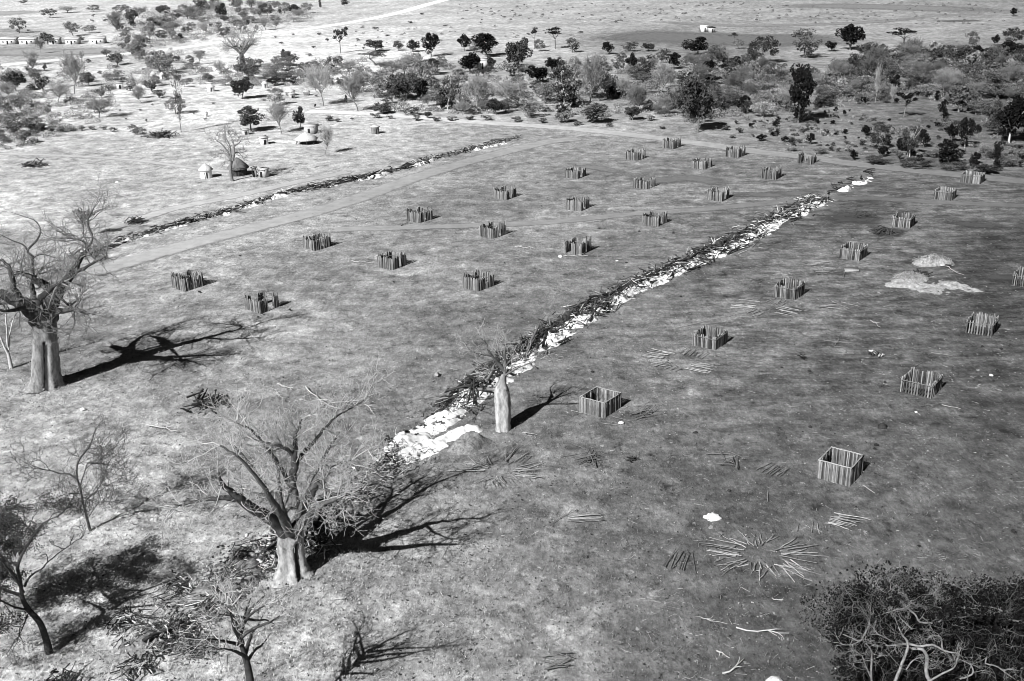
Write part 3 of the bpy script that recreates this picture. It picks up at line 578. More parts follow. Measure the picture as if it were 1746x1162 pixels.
# -- pale-twigged tree at the bottom edge; its shadow falls to the right of it
limb_tree('bare_tree', 'bare pale-twigged tree with dark stem at the bottom edge, casting the branched shadow', (440, 1262),
 [[(412, 1100, 0, .16), (409, 1082, .3, .14), (413, 1066, .5, .12), (419, 1056, .5, .1), (425, 1042, .8, .08), (437, 1030, 1, .06), (450, 1017, 1.2, .03)], [(419, 1056, .5, .09), (411, 1052, 0, .07), (398, 1050, 0, .06), (383, 1049, -.5, .05), (366, 1046, -1, .02)], [(419, 1056, .5, .08), (436, 1058, 1, .06), (456, 1058, 1.8, .04), (468, 1065, 2.2, .02)],
  [(412, 1100, 0, .12), (398, 1097, -1, .1), (378, 1093, -2, .07), (352, 1090, -3, .03)], [(418, 1115, 0, .14), (424, 1096, 1.5, .11), (431, 1078, 2.6, .09), (440, 1066, 3.5, .06), (448, 1050, 4.2, .03)], [(409, 1082, .3, .1), (402, 1062, -1.2, .08), (390, 1042, -2.2, .06), (376, 1028, -3, .03)], [(411, 1075, .4, .1), (405, 1050, 2, .08), (398, 1030, 3.2, .05), (392, 1018, 4, .03)],
  [(409, 1085, .2, .12), (415, 1060, 2.5, .09), (420, 1040, 4., .06), (428, 1020, 5.2, .03)], [(412, 1095, .1, .12), (400, 1075, -2.5, .09), (395, 1055, -4., .06), (388, 1035, -5, .03)], [(413, 1070, .4, .11), (425, 1050, -1.5, .08), (440, 1040, -3., .05), (452, 1032, -4, .03)], [(411, 1088, .2, .12), (432, 1072, -.5, .09), (458, 1062, -1.5, .06), (478, 1050, -2, .03)],
  [(421, 1128, 0, .12), (432, 1112, 1.5, .09), (446, 1100, 3, .06), (455, 1090, 4, .03)], [(420, 1122, 0, .12), (405, 1112, -1.8, .09), (390, 1108, -3.2, .05), (375, 1106, -4.2, .03)]],
 [(440, 1262, 0, .42), (434, 1220, 0, .36), (428, 1170, 0, .3), (422, 1135, 0, .25), (417, 1118, 0, .21), (412, 1100, 0, .17)], 'darkbark', 'twig', rng, twig=(4, 1.6, .045, 2), tn=5, kids=3, rmin=.009, fat=1.35)
# -- big pale-limbed tree in the lower right corner
BR = [[(1590, 1175, 0, .3), (1579, 1147, 0, .24), (1581, 1123, 0, .21), (1572, 1108, 0, .18), (1555, 1106, 0, .15)], [(1525, 1165, -.5, .2), (1536, 1137, -.5, .17), (1545, 1113, -.3, .15), (1548, 1096, 0, .13), (1538, 1082, 0, .11), (1532, 1068, 0, .06)],
 [(1548, 1098, 0, .15), (1565, 1102, 0, .14), (1579, 1101, 0, .13), (1592, 1100, 0, .12), (1606, 1108, 0, .11), (1618, 1112, 0, .09), (1633, 1114, 0, .06)], [(1607, 1106, 0, .1), (1604, 1088, .3, .1), (1592, 1084, .5, .1), (1580, 1090, .7, .07)],
 [(1546, 1098, 0, .12), (1522, 1101, .5, .1), (1492, 1100, .8, .06)], [(1538, 1100, 0, .1), (1520, 1093, -.5, .08), (1504, 1085, -.8, .04)], [(1490, 1185, -.5, .14), (1485, 1150, -.4, .12), (1486, 1112, 0, .1), (1476, 1098, 0, .07)],
 [(1486, 1158, -.3, .1), (1476, 1135, -.5, .08), (1470, 1118, -.6, .05)], [(1437, 1082, 1, .05), (1452, 1088, .8, .07), (1466, 1094, .6, .08), (1474, 1082, .6, .1), (1481, 1068, .8, .09), (1483, 1054, 1, .06)], [(1466, 1094, .6, .07), (1450, 1100, .4, .05), (1437, 1099, .2, .03)],
 [(1590, 1063, 1, .09), (1576, 1062, 1, .11), (1567, 1060, 1, .11), (1560, 1048, 1, .11), (1545, 1035, 1.2, .1), (1536, 1027, 1.3, .09), (1527, 1019, 1.4, .08), (1520, 1010, 1.5, .07), (1517, 992, 1.7, .04)], [(1523, 1014, 1.4, .06), (1514, 1013, 1.4, .05), (1504, 1008, 1.4, .03)],
 [(1555, 1073, .8, .1), (1546, 1065, .8, .09), (1536, 1055, .9, .06)], [(1600, 1061, 1.2, .08), (1608, 1056, 1.2, .09), (1618, 1052, 1.2, .09), (1632, 1053, 1.2, .09), (1646, 1052, 1.2, .09), (1656, 1048, 1.3, .09), (1670, 1046, 1.4, .04)], [(1646, 1050, 1.2, .08), (1645, 1034, 1.5, .08), (1646, 1017, 1.8, .07), (1641, 1006, 2, .06), (1631, 1000, 2, .03)], [(1646, 1016, 1.8, .06), (1636, 1018, 1.9, .05), (1627, 1021, 2, .03)],
 [(1572, 1028, 2, .08), (1576, 1020, 2, .09), (1584, 1014, 2, .08), (1594, 1010, 2.1, .07), (1602, 999, 2.2, .04)], [(1580, 1026, 2, .06), (1592, 1034, 2, .06), (1606, 1036, 2, .05), (1620, 1040, 2, .03)], [(1536, 1027, 1.3, .06), (1555, 1021, 2, .05), (1575, 1026, 2.3, .04)],
 [(1680, 1132, 0, .08), (1683, 1118, .5, .08), (1690, 1108, .8, .07), (1700, 1100, 1, .04)], [(1682, 1132, 0, .09), (1702, 1138, 0, .08), (1718, 1150, 0, .08), (1733, 1160, 0, .05)], [(1746, 1062, 1, .09), (1720, 1056, 1, .1), (1712, 1046, 1.2, .09), (1700, 1038, 1.3, .08), (1680, 1034, 1.4, .04)],
 [(1637, 1158, -.5, .11), (1650, 1154, -.5, .11), (1659, 1147, -.5, .1), (1656, 1135, -.3, .08), (1648, 1130, -.2, .04)], [(1567, 1174, -1, .13), (1600, 1152, -1, .12), (1625, 1140, -1, .1), (1632, 1126, -1, .06)], [(1545, 1142, -1, .08), (1556, 1127, -1, .08), (1570, 1121, -1, .05)], [(1493, 1052, 1, .05), (1515, 1044, 1, .06), (1545, 1036, 1.2, .06)]]
t, tips = limb_tree('spreading_tree', 'huge spreading tree with pale twisted limbs over black foliage in the lower right corner', (1600, 1245), [[(x, y, d, r*.62) for x, y, d, r in L_] for L_ in BR],
 [(1600, 1245, 0, .5), (1600, 1215, 0, .45), (1597, 1195, 0, .4), (1590, 1175, 0, .32)], 'limbwood', 'limbwood', rng, twig=(3, 1.2, .022, 2), tn=6, kids=3, rmin=.008, ttone=1.)
b0 = at(1600, 1245); lb = MB()
hull = [(1360, 1030), (1400, 1000), (1455, 975), (1520, 965), (1590, 985), (1650, 1000), (1720, 985), (1790, 1000), (1830, 1080), (1790, 1180), (1500, 1195), (1420, 1180), (1440, 1125), (1420, 1085), (1370, 1060)]
def inside(x, y, H):
    c = False; j = len(H)-1
    for i in range(len(H)):
        if (H[i][1] > y) != (H[j][1] > y) and x < (H[j][0]-H[i][0])*(y-H[i][1])/(H[j][1]-H[i][1])+H[i][0]: c = not c
        j = i
    return c
n = 0
while n < 820:
    x, y = rng.uniform(1350, 1840), rng.uniform(965, 1195)
    if not inside(x, y, hull): continue
    dens = np.clip((x-1400)/110, .05, 1)*np.clip((y-985)/55, .07, 1)
    c = tp(b0, x, y, rng.uniform(.6, 9.))-b0
    if c[2] < .5: c[2] = .5
    s_ = rng.uniform(.25, .75); k_ = int(230*dens)
    if k_: lb.leaves(ell(k_, c, (s_*1.7, s_*1.7, s_*1.1), rng, .1), rng.uniform(.12, .26), rng); n += 1
build('foliage', lb, 'leaf0', t); bt = MB()
for k in range(260):
    x, y = rng.uniform(1345, 1800), rng.uniform(968, 1180)
    if inside(x, y, hull):
        q = tp(b0, x, y, rng.uniform(-.5, 3.))-b0
        if q[2] > .6: grow(bt, q, unit(rng.normal(size=3)*np.array([1, .7, .6])), rng.uniform(1.2, 2.6), .03, 2, rng, 3, .4, .05, rng.choice([.5, .8, 1.2]), rmin=.01)
build('twigs', bt, 'stemgrey', t)
# ------------------------------------------------------------------ the two burnt debris lines
LINE1 = [(205, 1150), (260, 1100), (315, 1058), (365, 1015), (410, 978), (450, 948), (490, 925), (545, 895), (600, 850), (650, 803), (690, 768), (735, 733), (790, 690), (845, 642), (900, 602), (950, 570), (1000, 541), (1050, 511), (1110, 481), (1165, 456), (1220, 432), (1270, 410), (1320, 381), (1370, 356), (1405, 341), (1425, 327), (1460, 312), (1500, 295)]
LINE2 = [(120, 448), (180, 425), (230, 406), (300, 386), (350, 373), (410, 356), (450, 343), (490, 331), (560, 318), (600, 309), (650, 299), (700, 285), (740, 272), (790, 260), (840, 248), (885, 236)]
class Path:
    def __init__(s, pxs):
        s.P = spline([at(*p) for p in pxs], 8); s.px = np.array(pxs, float)
        s.L = np.concatenate([[0], np.cumsum(np.linalg.norm(np.diff(s.P, axis=0), axis=1))])
        s.kn = s.L[::8]
    def pos(s, l, off=0.):
        l = np.atleast_1d(l); p = np.stack([np.interp(l, s.L, s.P[:, i]) for i in range(3)], -1)
        q = np.stack([np.interp(l+.5, s.L, s.P[:, i]) for i in range(3)], -1)-np.stack([np.interp(l-.5, s.L, s.P[:, i]) for i in range(3)], -1)
        q /= np.linalg.norm(q, axis=1)[:, None]+1e-9; s.T = q
        return p+np.stack([-q[:, 1], q[:, 0], 0*q[:, 0]], -1)*np.reshape(off, (-1, 1))
    def at_x(s, x): return float(np.interp(x, s.px[:, 0], s.kn[:len(s.px)]))
W1, W2 = Path(LINE1), Path(LINE2)
def ridge(name, path, l0, l1, off, wid, hgt, mat, seed, thr=.0, step=.2, nx=25):
    L_ = np.arange(l0, l1, step); k = len(L_); o = np.linspace(-1, 1, nx)
    wl = np.interp(L_, *wid)*(.55+.9*vnoise(L_, L_*0, .22, seed+11)); ol = np.interp(L_, *off); hl = np.interp(L_, *hgt)
    if mat == 'charshade_bank': hl = hl*np.clip(vnoise(L_, L_*0, .2, seed+13)*2.-.35, .05, 1.2)
    V = np.stack([path.pos(L_, ol+wl*q) for q in o], 1)
    x, y = V[..., 0], V[..., 1]
    n = .6*vnoise(x, y, .45, seed)+.4*vnoise(x, y, 1.4, seed+1)
    prof = (1-o[None]**2)*np.minimum(1, np.minimum(np.arange(k), np.arange(k)[::-1])/9.)[:, None]
    V[..., 2] = hl[:, None]*prof*(.35+1.1*n)+(n-.5)*.5*prof+(prof*.5-.30-thr*(1-n)*1.3-thr*2.2*np.clip(vnoise(x, y, .33, seed+3)-.45, 0, 1))
    V[..., 2] += (.2*(vnoise(x, y, 1.6, seed+6)-.5)+.12*(vnoise(x, y, 3.6, seed+7)-.5))*(prof > .02)
    i = np.arange(k-1)[:, None]*nx+np.arange(nx-1)[None]
    b = MB(); tn = .82+.36*vnoise(x, y, .9, seed+5).ravel(); dk = vnoise(x, y, 1.7, seed+9).ravel(); tn = np.where((dk < .2) & (mat == 'ash'), .3, tn)*(np.clip(.5+.95*vnoise(x, y, .7, seed+8).ravel(), .55, 1.15) if mat == 'ash' else 1.)
    b.add(V.reshape(-1, 3), np.stack([i, i+1, i+nx+1, i+nx], -1).reshape(-1, 4), tn)
    me = b.mesh(name, M[mat]); b.smooth(me); return tag(link(name, me), kind='stuff')
x1 = W1.at_x
def prof(path, rows): return ([path.at_x(a) for a, _ in rows], [b for _, b in rows])
o_ = ridge('ash_bed', W1, x1(655), x1(1408), prof(W1, [(640, .8), (760, .3), (850, .1), (1000, -.3), (1400, -.3)]), prof(W1, [(650, 1.5), (690, 3.2), (740, 2.6), (850, 2.9), (1000, 2.1), (1100, 2.1), (1300, 3.0), (1405, 2.4)]), prof(W1, [(640, .3), (1405, .45)]), 'ash', 21, .27)
tag(o_, 'long bed of white ash along the debris line through the field', 'ash')
o_ = ridge('ash_bed', W1, x1(1424), x1(1500), ([0, 999], [-.8, -.8]), ([0, 999], [1.9, 1.9]), ([0, 999], [.5, .5]), 'ash', 31, .55)
tag(o_, 'short white ash patch at the far right end of the debris line', 'ash')
AP = Path([(668, 788), (720, 765), (770, 745), (815, 729), (838, 728)])
o_ = ridge('ash_bed', AP, 0, AP.L[-1], ([0, 99], [0, 0]), ([0, 99], [1.7, 1.2]), ([0, 99], [.4, .4]), 'ash', 35, .3); tag(o_, 'bright ash tongue beneath the pile of roots at the near end', 'ash')
for a, b, w in ((205, 262, 1.2), (270, 330, 1.1), (352, 395, 1.8), (402, 440, 1.5), (445, 490, 1.1), (540, 580, .9), (600, 668, 1.3), (690, 745, 1.2), (800, 862, 1.6)):
    o_ = ridge('ash_patch', W2, W2.at_x(a), W2.at_x(b), ([0, 999], [-.6, -.6]), ([0, 999], [w, w]), ([0, 999], [.4, .4]), 'ash', 50+a, .45)
    tag(o_, 'small white ash patch in the left debris line', 'ash', 'ash patches of the left debris line')
for a, b in ((405, 452), (345, 390), (290, 330)):
    o_ = ridge('ash_patch', W1, x1(a), x1(b), ([0, 999], [.3, .3]), ([0, 999], [1.1, 1.1]), ([0, 999], [.4, .4]), 'ash', 70+a, .45)
    tag(o_, 'pale ash patch in the rubble below the foreground baobab', 'ash', 'ash patches below the foreground baobab')
o_ = ridge('earth_bank', W1, 2, x1(648), ([0, 999], [0, 0]), ([0, 999], [3.2, 3.2]), ([0, 999], [.45, .45]), 'soil', 81, .35); tag(o_, 'low bank of turned earth and rubble from the foreground baobab to the bottom', 'earth bank')
o_ = ridge('earth_bank', W1, x1(770), x1(1408), prof(W1, [(760, 3.), (1000, 2.), (1400, 1.6)]), prof(W1, [(760, .9), (850, 1.2), (900, 1.3), (1400, .9)]), prof(W1, [(760, .4), (850, .8), (1400, .8)]), 'charshade_bank', 84, .32); tag(o_, 'shadow-dark earth bank along the back of the white ash bed', 'earth bank')
o_ = ridge('earth_bank', W2, 1, W2.L[-1], ([0, 999], [.8, .8]), ([0, 999], [1.7, 1.5]), ([0, 999], [.7, .5]), 'charshade_bank', 87, .5); tag(o_, 'low earth bank of the left debris line', 'earth bank')
MP = Path([(775, 772), (800, 757), (820, 742)])
o_ = ridge('earth_mound', MP, 0, MP.L[-1], ([0, 99], [0, 0]), ([0, 99], [2.6, 2.2]), ([0, 99], [1.5, 1.3]), 'soil', 90, 0); tag(o_, 'grey earth mound at the foot of the bottle-shaped baobab', 'earth mound')
SH = Path([(1512, 476), (1560, 486), (1610, 492), (1645, 482)])
o_ = ridge('straw_litter', SH, 0, SH.L[-1], ([0, 99], [0, 0]), ([0, 99], [5.2, 4.6]), ([0, 99], [.16, .14]), 'straw', 95, .2); tag(o_, 'pale chaff spread around the front grass heap', 'straw')

# -- burnt logs: each its own thing
LOGM = []
for k in range(6):
    r_ = np.random.default_rng(200+k); b = MB(); P = np.zeros((6, 3)); P[:, 0] = np.linspace(-.5, .5, 6); P[1:, 1:] = np.cumsum(r_.normal(size=(5, 2))*.025, 0)
    b.tube(P, np.linspace(1, .6, 6)*.045*r_.uniform(.85, 1.15, 6), 8)
    for j in range(2 if k % 2 else 3):
        f = r_.uniform(-.1, .42); q = np.array([f, 0, 0]); d = unit(np.array([.7, *r_.normal(size=2)])); b.tube([q, q+d*.09, q+d*.2+r_.normal(size=3)*.02], (.024, .018, .01), 5)
    LOGM.append(b)
_lm = {}
def log_mesh(k, mat):
    if (k, mat) not in _lm: _lm[(k, mat)] = LOGM[k].mesh('burnt_log', M[mat])
    return _lm[(k, mat)]
def log(p, ang, Ln, th, label, group, mat='char', pitch=0., name='burnt_log', cat='log', z=None):
    o = link(name, log_mesh(int(RNG.integers(6)), mat)); tag(o, label, cat, group)
    o.location = (p[0], p[1], th*.8 if z is None else z); o.scale = (Ln, Ln*.5*th+2.2*th, Ln*.5*th+2.2*th)
    o.rotation_euler = (RNG.uniform(0, 6), pitch, ang); return o
def log_line(path, l0, l1, n, off, mats, label, group, Ln=(2.5, 7.), zmax=.7, spread=.55):
    for i in range(n):
        l = l0+(l1-l0)*(i+RNG.random())/n
        for _ in range(4):
            if vnoise([l], [0.], .22, 17)[0] > .42: break
            l = l0+(l1-l0)*RNG.random()
        p = path.pos(l, off+RNG.normal()*.7)[0]; T = path.T[0]
        log(p, math.atan2(T[1], T[0])+RNG.normal()*spread, RNG.uniform(*Ln), RNG.uniform(.8, 1.9)*.6, label, group, mats[int(RNG.integers(len(mats)))], RNG.normal()*.12, z=.3+RNG.uniform(0, zmax))
la = 'charred log in the dark back edge of the white ash bed'
log_line(W1, x1(890), x1(1240), 50, 1.2, ['char', 'char', 'char', 'greybark', 'darkbark'], la, 'charred logs of the ash line', (3, 7), spread=.25)
log_line(W1, x1(1240), x1(1400), 18, 1.3, ['char', 'char', 'greybark'], la, 'charred logs of the ash line', (3, 8))
log_line(W1, x1(900), x1(1400), 36, -1.5, ['char', 'char', 'char'], la, 'charred logs of the ash line', (2.5, 7), zmax=.2, spread=.2)
log_line(W1, x1(900), x1(1400), 22, -.2, ['char', 'greybark', 'palewood', 'char'], la.replace('charred log in the dark back edge', 'log lying across the middle'), 'logs lying across the ash', (2, 5), zmax=.5, spread=1.1)
log_line(W1, x1(1418), x1(1500), 12, .8, ['char', 'char', 'darkbark'], 'charred log at the far right end of the debris line', 'charred logs at the far end', (2, 5))
log_line(W1, x1(800), x1(890), 16, .6, ['char', 'greybark', 'darkbark'], 'dark log in the debris behind the bottle-shaped baobab', 'logs behind the bottle-shaped baobab', spread=.6)
log_line(W2, 3, W2.L[-1], 44, .3, ['char', 'char', 'greybark', 'greybark'], 'charred log in the left debris line', 'charred logs of the left debris line', (2, 6))
log_line(W1, 5, x1(560), 26, 0, ['greybark', 'char', 'palewood', 'darkbark'], 'log in the rubble bank below the foreground baobab', 'logs of the rubble bank', (1.5, 4), spread=.9)
log_line(W1, x1(560), x1(680), 18, .3, ['char', 'darkbark', 'greybark'], 'dark log in the debris right of the foreground baobab crown', 'logs right of the foreground baobab', (1.5, 4), spread=.9)
for (a, b, th, mat) in (((790, 705), (818, 650), .8, 'char'), ((816, 690), (840, 655), .7, 'char'), ((745, 712), (790, 704), .6, 'char'), ((768, 716), (812, 702), .45, 'greybark'), ((783, 731), (808, 706), .45, 'greybark'), ((795, 730), (797, 700), .4, 'greybark'), ((765, 728), (790, 722), .45, 'char'), ((806, 694), (845, 706), .5, 'char'), ((752, 704), (775, 722), .5, 'char'), ((795, 690), (818, 684), .45, 'char'), ((780, 700), (842, 716), .4, 'greybark'), ((760, 700), (835, 696), .45, 'char'), ((818, 716), (842, 700), .4, 'char')):
    A, B = at(*a), at(*b); d = B-A; log((A+B)/2, math.atan2(d[1], d[0]), max(2., np.linalg.norm(d)*.75), th*.55, 'bent root or trunk in the tangled pile left of the bottle-shaped baobab', 'roots of the tangled pile', mat, RNG.normal()*.2, z=.5+RNG.uniform(0, 1.1))
# -- fallen pale branches lying in the open
def snag(a, b, label, th=.07, mat='palewood', name='fallen_branch'):
    A, B = at(*a), at(*b); r_ = np.random.default_rng(int(a[0]*7+a[1])); d = B-A; Ln = np.linalg.norm(d); m_ = MB()
    P = np.linspace(0, 1, 6)[:, None]*d; nrm = np.array([-d[1], d[0], 0])/Ln; P += nrm*r_.normal(size=(6, 1))*Ln*.035; P[:, 2] = .08+np.abs(r_.normal(size=6))*.12
    th *= .72; m_.tube(P, np.linspace(th, th*.45, 6), 6)
    for k in range(3):
        i = r_.integers(1, 5); q = unit(d/Ln+nrm*r_.normal()*1.2+np.array([0, 0, .25])); m_.tube([P[i], P[i]+q*Ln*.15, P[i]+q*Ln*.28+r_.normal(size=3)*.1], (th*.6, th*.45, th*.25), 5)
    o = build(name, m_, mat, None, A); tag(o, label, 'branch'); return o
for a, b, l, th, mt in [((250, 726), (302, 739), 'long white fallen branch in the open left of the foreground baobab', .1, 'palewood'), ((472, 656), (500, 664), 'white fallen branch above the foreground baobab crown', .1, 'palewood'), ((520, 661), (552, 692), 'white forked branch lying above the foreground baobab', .12, 'palewood'), ((565, 688), (622, 682), 'long grey branch lying right of the white forked branch', .08, 'palewood'),
 ((625, 692), (640, 708), 'short white stick right of the long grey branch', .07, 'palewood'), ((470, 670), (486, 682), 'short pale stick between two white fallen branches', .07, 'palewood'), ((1255, 1076), (1345, 1085), 'long pale crooked branch lying left of the spreading tree', .1, 'palewood'), ((1222, 1112), (1244, 1124), 'short pale branch near the bottom edge', .09, 'palewood'), ((1236, 1152), (1268, 1126), 'curved pale branch at the bottom edge', .12, 'palewood'),
 ((1316, 1024), (1335, 1027), 'small white stick below the big radial ring', .06, 'palewood'), ((1195, 1058), (1240, 1066), 'faint pale stick in the lower right grass', .05, 'palewood'), ((878, 422), (910, 424), 'thin white branch in the field below the middle pens', .09, 'palewood'), ((600, 447), (638, 450), 'thin pale stick left of a ragged pen', .08, 'palewood'), ((960, 438), (1002, 438), 'pale pole fallen in front of a ragged pen', .08, 'palewood'), ((742, 398), (690, 412), 'curved grey stick in the middle of the field', .06, 'greybark'),
 ((684, 386), (695, 381), 'short dark stick beside a ragged pen', .12, 'darkbark'), ((1568, 695), (1606, 690), 'thin grey stick in the right field', .06, 'greybark'), ((490, 1012), (520, 1000), 'pale stick below the foreground baobab', .05, 'palewood'), ((565, 1020), (585, 1027), 'short pale piece of wood below the foreground baobab', .06, 'palewood'), ((395, 880), (418, 884), 'dark stick left of the foreground baobab trunk', .1, 'char'), ((520, 935), (575, 948), 'dark root by the foreground baobab foot', .09, 'char'),
 ((700, 850), (732, 838), 'thin branch in the big baobab shadow', .06, 'greybark'), ((1483, 548), (1500, 560), 'white stick in the right field', .07, 'palewood'), ((1612, 455), (1640, 470), 'pale strip beside the back grass heap', .09, 'palewood')]: snag(a, b, l, th, mt)
def tangle(px, label, r, n, mats, seed, Ln=(1, 3), cat='brush pile', name='brush_pile', th=.06, loc=None):
    r_ = np.random.default_rng(seed); c = at(*px); m_ = MB(); m2 = MB()
    for i in range(n):
        q = np.array([*(r_.normal(size=2)*r*.4), .1+abs(r_.normal())*r*.18]); d = unit(np.array([*r_.normal(size=2), r_.normal()*.35])); l = r_.uniform(*Ln)*r*.4
        (m_ if i % 3 else m2).tube([q-d*l/2, q+r_.normal(size=3)*.08, q+d*l/2], np.array([1, .8, .45])*th*r_.uniform(.6, 1.6), 5, r_.uniform(.7, 1.3))
    t = thing(name, label, cat, c); build('dark_branches', m_, mats[0], t); build('pale_branches', m2, mats[1], t); return t
tangle((358, 690), 'dark burnt brush pile in the grass above the foreground baobab', 2.6, 60, ('char', 'greybark'), 1, th=.11)
tangle((1570, 470), 'dark gnarled root lying against the front grass heap', 1.5, 34, ('char', 'char'), 2, th=.16, cat='root', name='uprooted_stump')
tangle((1492, 605), 'small dark stump with splayed roots in the right field', .9, 16, ('darkbark', 'palewood'), 3, th=.13, cat='stump', name='uprooted_stump')
tangle((1505, 398), 'flattened dark brush heap below the thick-post pen', 2.6, 46, ('char', 'darkbark'), 4, th=.07)
tangle((232, 380), 'dark bush-like brush pile at the left debris line', 2.2, 60, ('char', 'darkbark'), 5, Ln=(1, 3.4), th=.09)
tangle((1080, 784), 'tiny dark clump of brush right of the tight heap', .8, 14, ('char', 'darkbark'), 6, th=.06)
tangle((1368, 610), 'dark brush clump in the middle of the right field', .8, 12, ('char', 'greybark'), 7, th=.09)
tangle((55, 284), 'brush pile by the footpath at the left edge', 3.4, 46, ('darkbark', 'greybark'), 8, th=.12)
tangle((278, 234), 'dark heap of cut brush on the far edge of the left clearing', 4.2, 70, ('darkbark', 'greybark'), 9, th=.14)
tangle((1475, 372), 'dark scorched brush flat on the ground left of the thick-post pen', 3.2, 24, ('char', 'char'), 10, th=.05)
tangle((540, 935), 'dark rubble of branches at the foreground baobab foot', 1.8, 36, ('char', 'palewood'), 12, th=.06)
tangle((455, 945), 'pale rubble of branches left of the foreground baobab foot', 1.6, 40, ('char', 'palewood'), 13, th=.08)
tangle((650, 800), 'dark brush right of the foreground baobab crown', 2.0, 46, ('char', 'greybark'), 14, th=.07)
tangle((1500, 660), 'thin cross of sticks left of the wide pen', .8, 6, ('darkbark', 'darkbark'), 15, th=.05)
tangle((105, 1165), 'dark brush at the very bottom left', 1.6, 40, ('char', 'darkbark'), 16, th=.07)
for k, (px, l) in enumerate([((300, 1010), 'dark brush heap in the shadow right of the leaning thorn tree'), ((352, 1046), 'dark and pale brush heap left of the bottom bare tree crown'), ((282, 1092), 'dark brush heap on the rubble bank near the bottom'), ((338, 1112), 'low brush heap at the left foot of the bottom bare tree'), ((236, 1142), 'brush heap at the bottom end of the rubble bank'), ((398, 992), 'brush heap between the foreground baobab and the bottom bare tree'), ((215, 1064), 'dark brush heap at the end of the thorn tree trunk shadow'), ((420, 948), 'dark brush heap left of the foreground baobab trunk')]):
    tangle(px, l, 2.1, 60, ('char', 'greybark' if k % 2 else 'palewood'), 300+k, Ln=(.6, 2.2), th=.05)
# -- loose sticks and clods nobody could count
def scatter_sticks(name, pts, rng_, Ln, th, tones, mat, label, cat, zr=(0, .1), dirs=None):
    m_ = MB()
    for i, p in enumerate(pts):
        a = rng_.uniform(0, 2*math.pi) if dirs is None else dirs[i]+rng_.normal()*.7
        d = np.array([math.cos(a), math.sin(a), rng_.normal()*.25 if zr[1] > .2 else rng_.normal()*.06]); l = rng_.uniform(*Ln)
        q = np.array([p[0], p[1], rng_.uniform(*zr)+.03]); r0 = rng_.uniform(*th)
        m_.tube([q-d*l/2, q+rng_.normal(size=3)*l*.05*np.array([1, 1, .4]), q+d*l/2], (r0, r0*.8, r0*.45), 4, rng_.choice(tones), cap=False)
    return tag(build(name, m_, mat), label, cat, kind='stuff')
r_ = np.random.default_rng(77)
def along(path, l0, l1, n, off, sd):
    l = r_.uniform(l0, l1, n); p = path.pos(l, off+r_.normal(size=n)*sd); return p, np.arctan2(path.T[:, 1], path.T[:, 0])
p, a = along(W1, x1(770), x1(1408), 1500, .9, 1.6); scatter_sticks('brush_debris', p, r_, (.5, 2.8), (.03, .12), (.08, .08, .1, .2, .5, 1.5), 'litter', 'tangle of burnt sticks along the main debris line', 'debris', (0, 1.1), a)
p, a = along(W1, 3, x1(700), 1300, 0, 1.9); scatter_sticks('brush_debris', p, r_, (.3, 1.7), (.02, .06), (.12, .2, .5, 1., 1.5, 1.6), 'litter', 'rubble of pale and dark sticks around the foreground baobab', 'debris', (0, .8), a)
p, a = along(W2, 2, W2.L[-1], 800, .5, 1.1); scatter_sticks('brush_debris', p, r_, (.5, 2.4), (.03, .12), (.08, .1, .12, .3, .7, 1.4), 'litter', 'tangle of burnt sticks along the left debris line', 'debris', (0, .9), a)
def field_pts(n, poly):
    out = []
    while len(out) < n:
        x, y = r_.uniform(-30, 1776), r_.uniform(230, 1175)**1.0
        if inside(x, y, poly): out.append(at(x, y))
    return np.array(out)
FIELD = [(-30, 480), (400, 390), (880, 245), (1500, 290), (1776, 320), (1776, 1175), (-30, 1175)]
scatter_sticks('field_litter', field_pts(2600, FIELD), r_, (.2, 1.1), (.006, .018), (.15, .25, .9, 1.2, 1.5, 1.7), 'litter', 'pale and dark twigs strewn over the cleared field', 'litter', (0, .05))
scatter_sticks('field_litter', field_pts(900, [(-30, 640), (420, 610), (760, 640), (640, 800), (560, 1175), (-30, 1175)]), r_, (.25, 1.2), (.008, .022), (.15, .2, .3, 1.2, 1.6), 'litter', 'twigs strewn in the rough grass around the foreground baobab', 'litter', (0, .1))
scatter_sticks('field_litter', field_pts(700, [(1050, 960), (1300, 1010), (1776, 900), (1776, 1175), (1050, 1175)]), r_, (.25, 1.2), (.006, .018), (.12, .15, .3, .5, 1.1), 'litter', 'twigs strewn in the rough grass of the lower right', 'litter', (0, .1))
def rubble(name, pts, rng_, size, tones, mat, label, zr=.25):
    m_ = MB(); c0 = np.array([(-1, -1, -1), (1, -1, -1), (1, 1, -1), (-1, 1, -1), (-1, -1, 1), (1, -1, 1), (1, 1, 1), (-1, 1, 1)])*.5; q0 = np.array([(0, 3, 2, 1), (4, 5, 6, 7), (0, 1, 5, 4), (1, 2, 6, 5), (2, 3, 7, 6), (3, 0, 4, 7)])
    for p_ in pts:
        s_ = rng_.uniform(*size)*np.array([rng_.uniform(.7, 1.8), rng_.uniform(.5, 1.), rng_.uniform(.4, .8)]); a_ = rng_.uniform(0, 6.28); v = (c0+rng_.normal(size=(8, 3))*.17)*s_; ca, sa = math.cos(a_), math.sin(a_)
        v = np.stack([v[:, 0]*ca-v[:, 1]*sa, v[:, 0]*sa+v[:, 1]*ca, v[:, 2]], -1)+np.array([p_[0], p_[1], rng_.uniform(-.05, zr)]); m_.add(v, q0, rng_.choice(tones))
    return tag(build(name, m_, mat), label, 'rubble', kind='stuff')
p, a = along(W1, 3, x1(690), 1500, 0, 1.8); rubble('rubble', p, r_, (.06, .22), (.08, .1, .2, .4, .7, 1.), 'litter', 'chunky pale and dark rubble in the bank around the foreground baobab', .5)
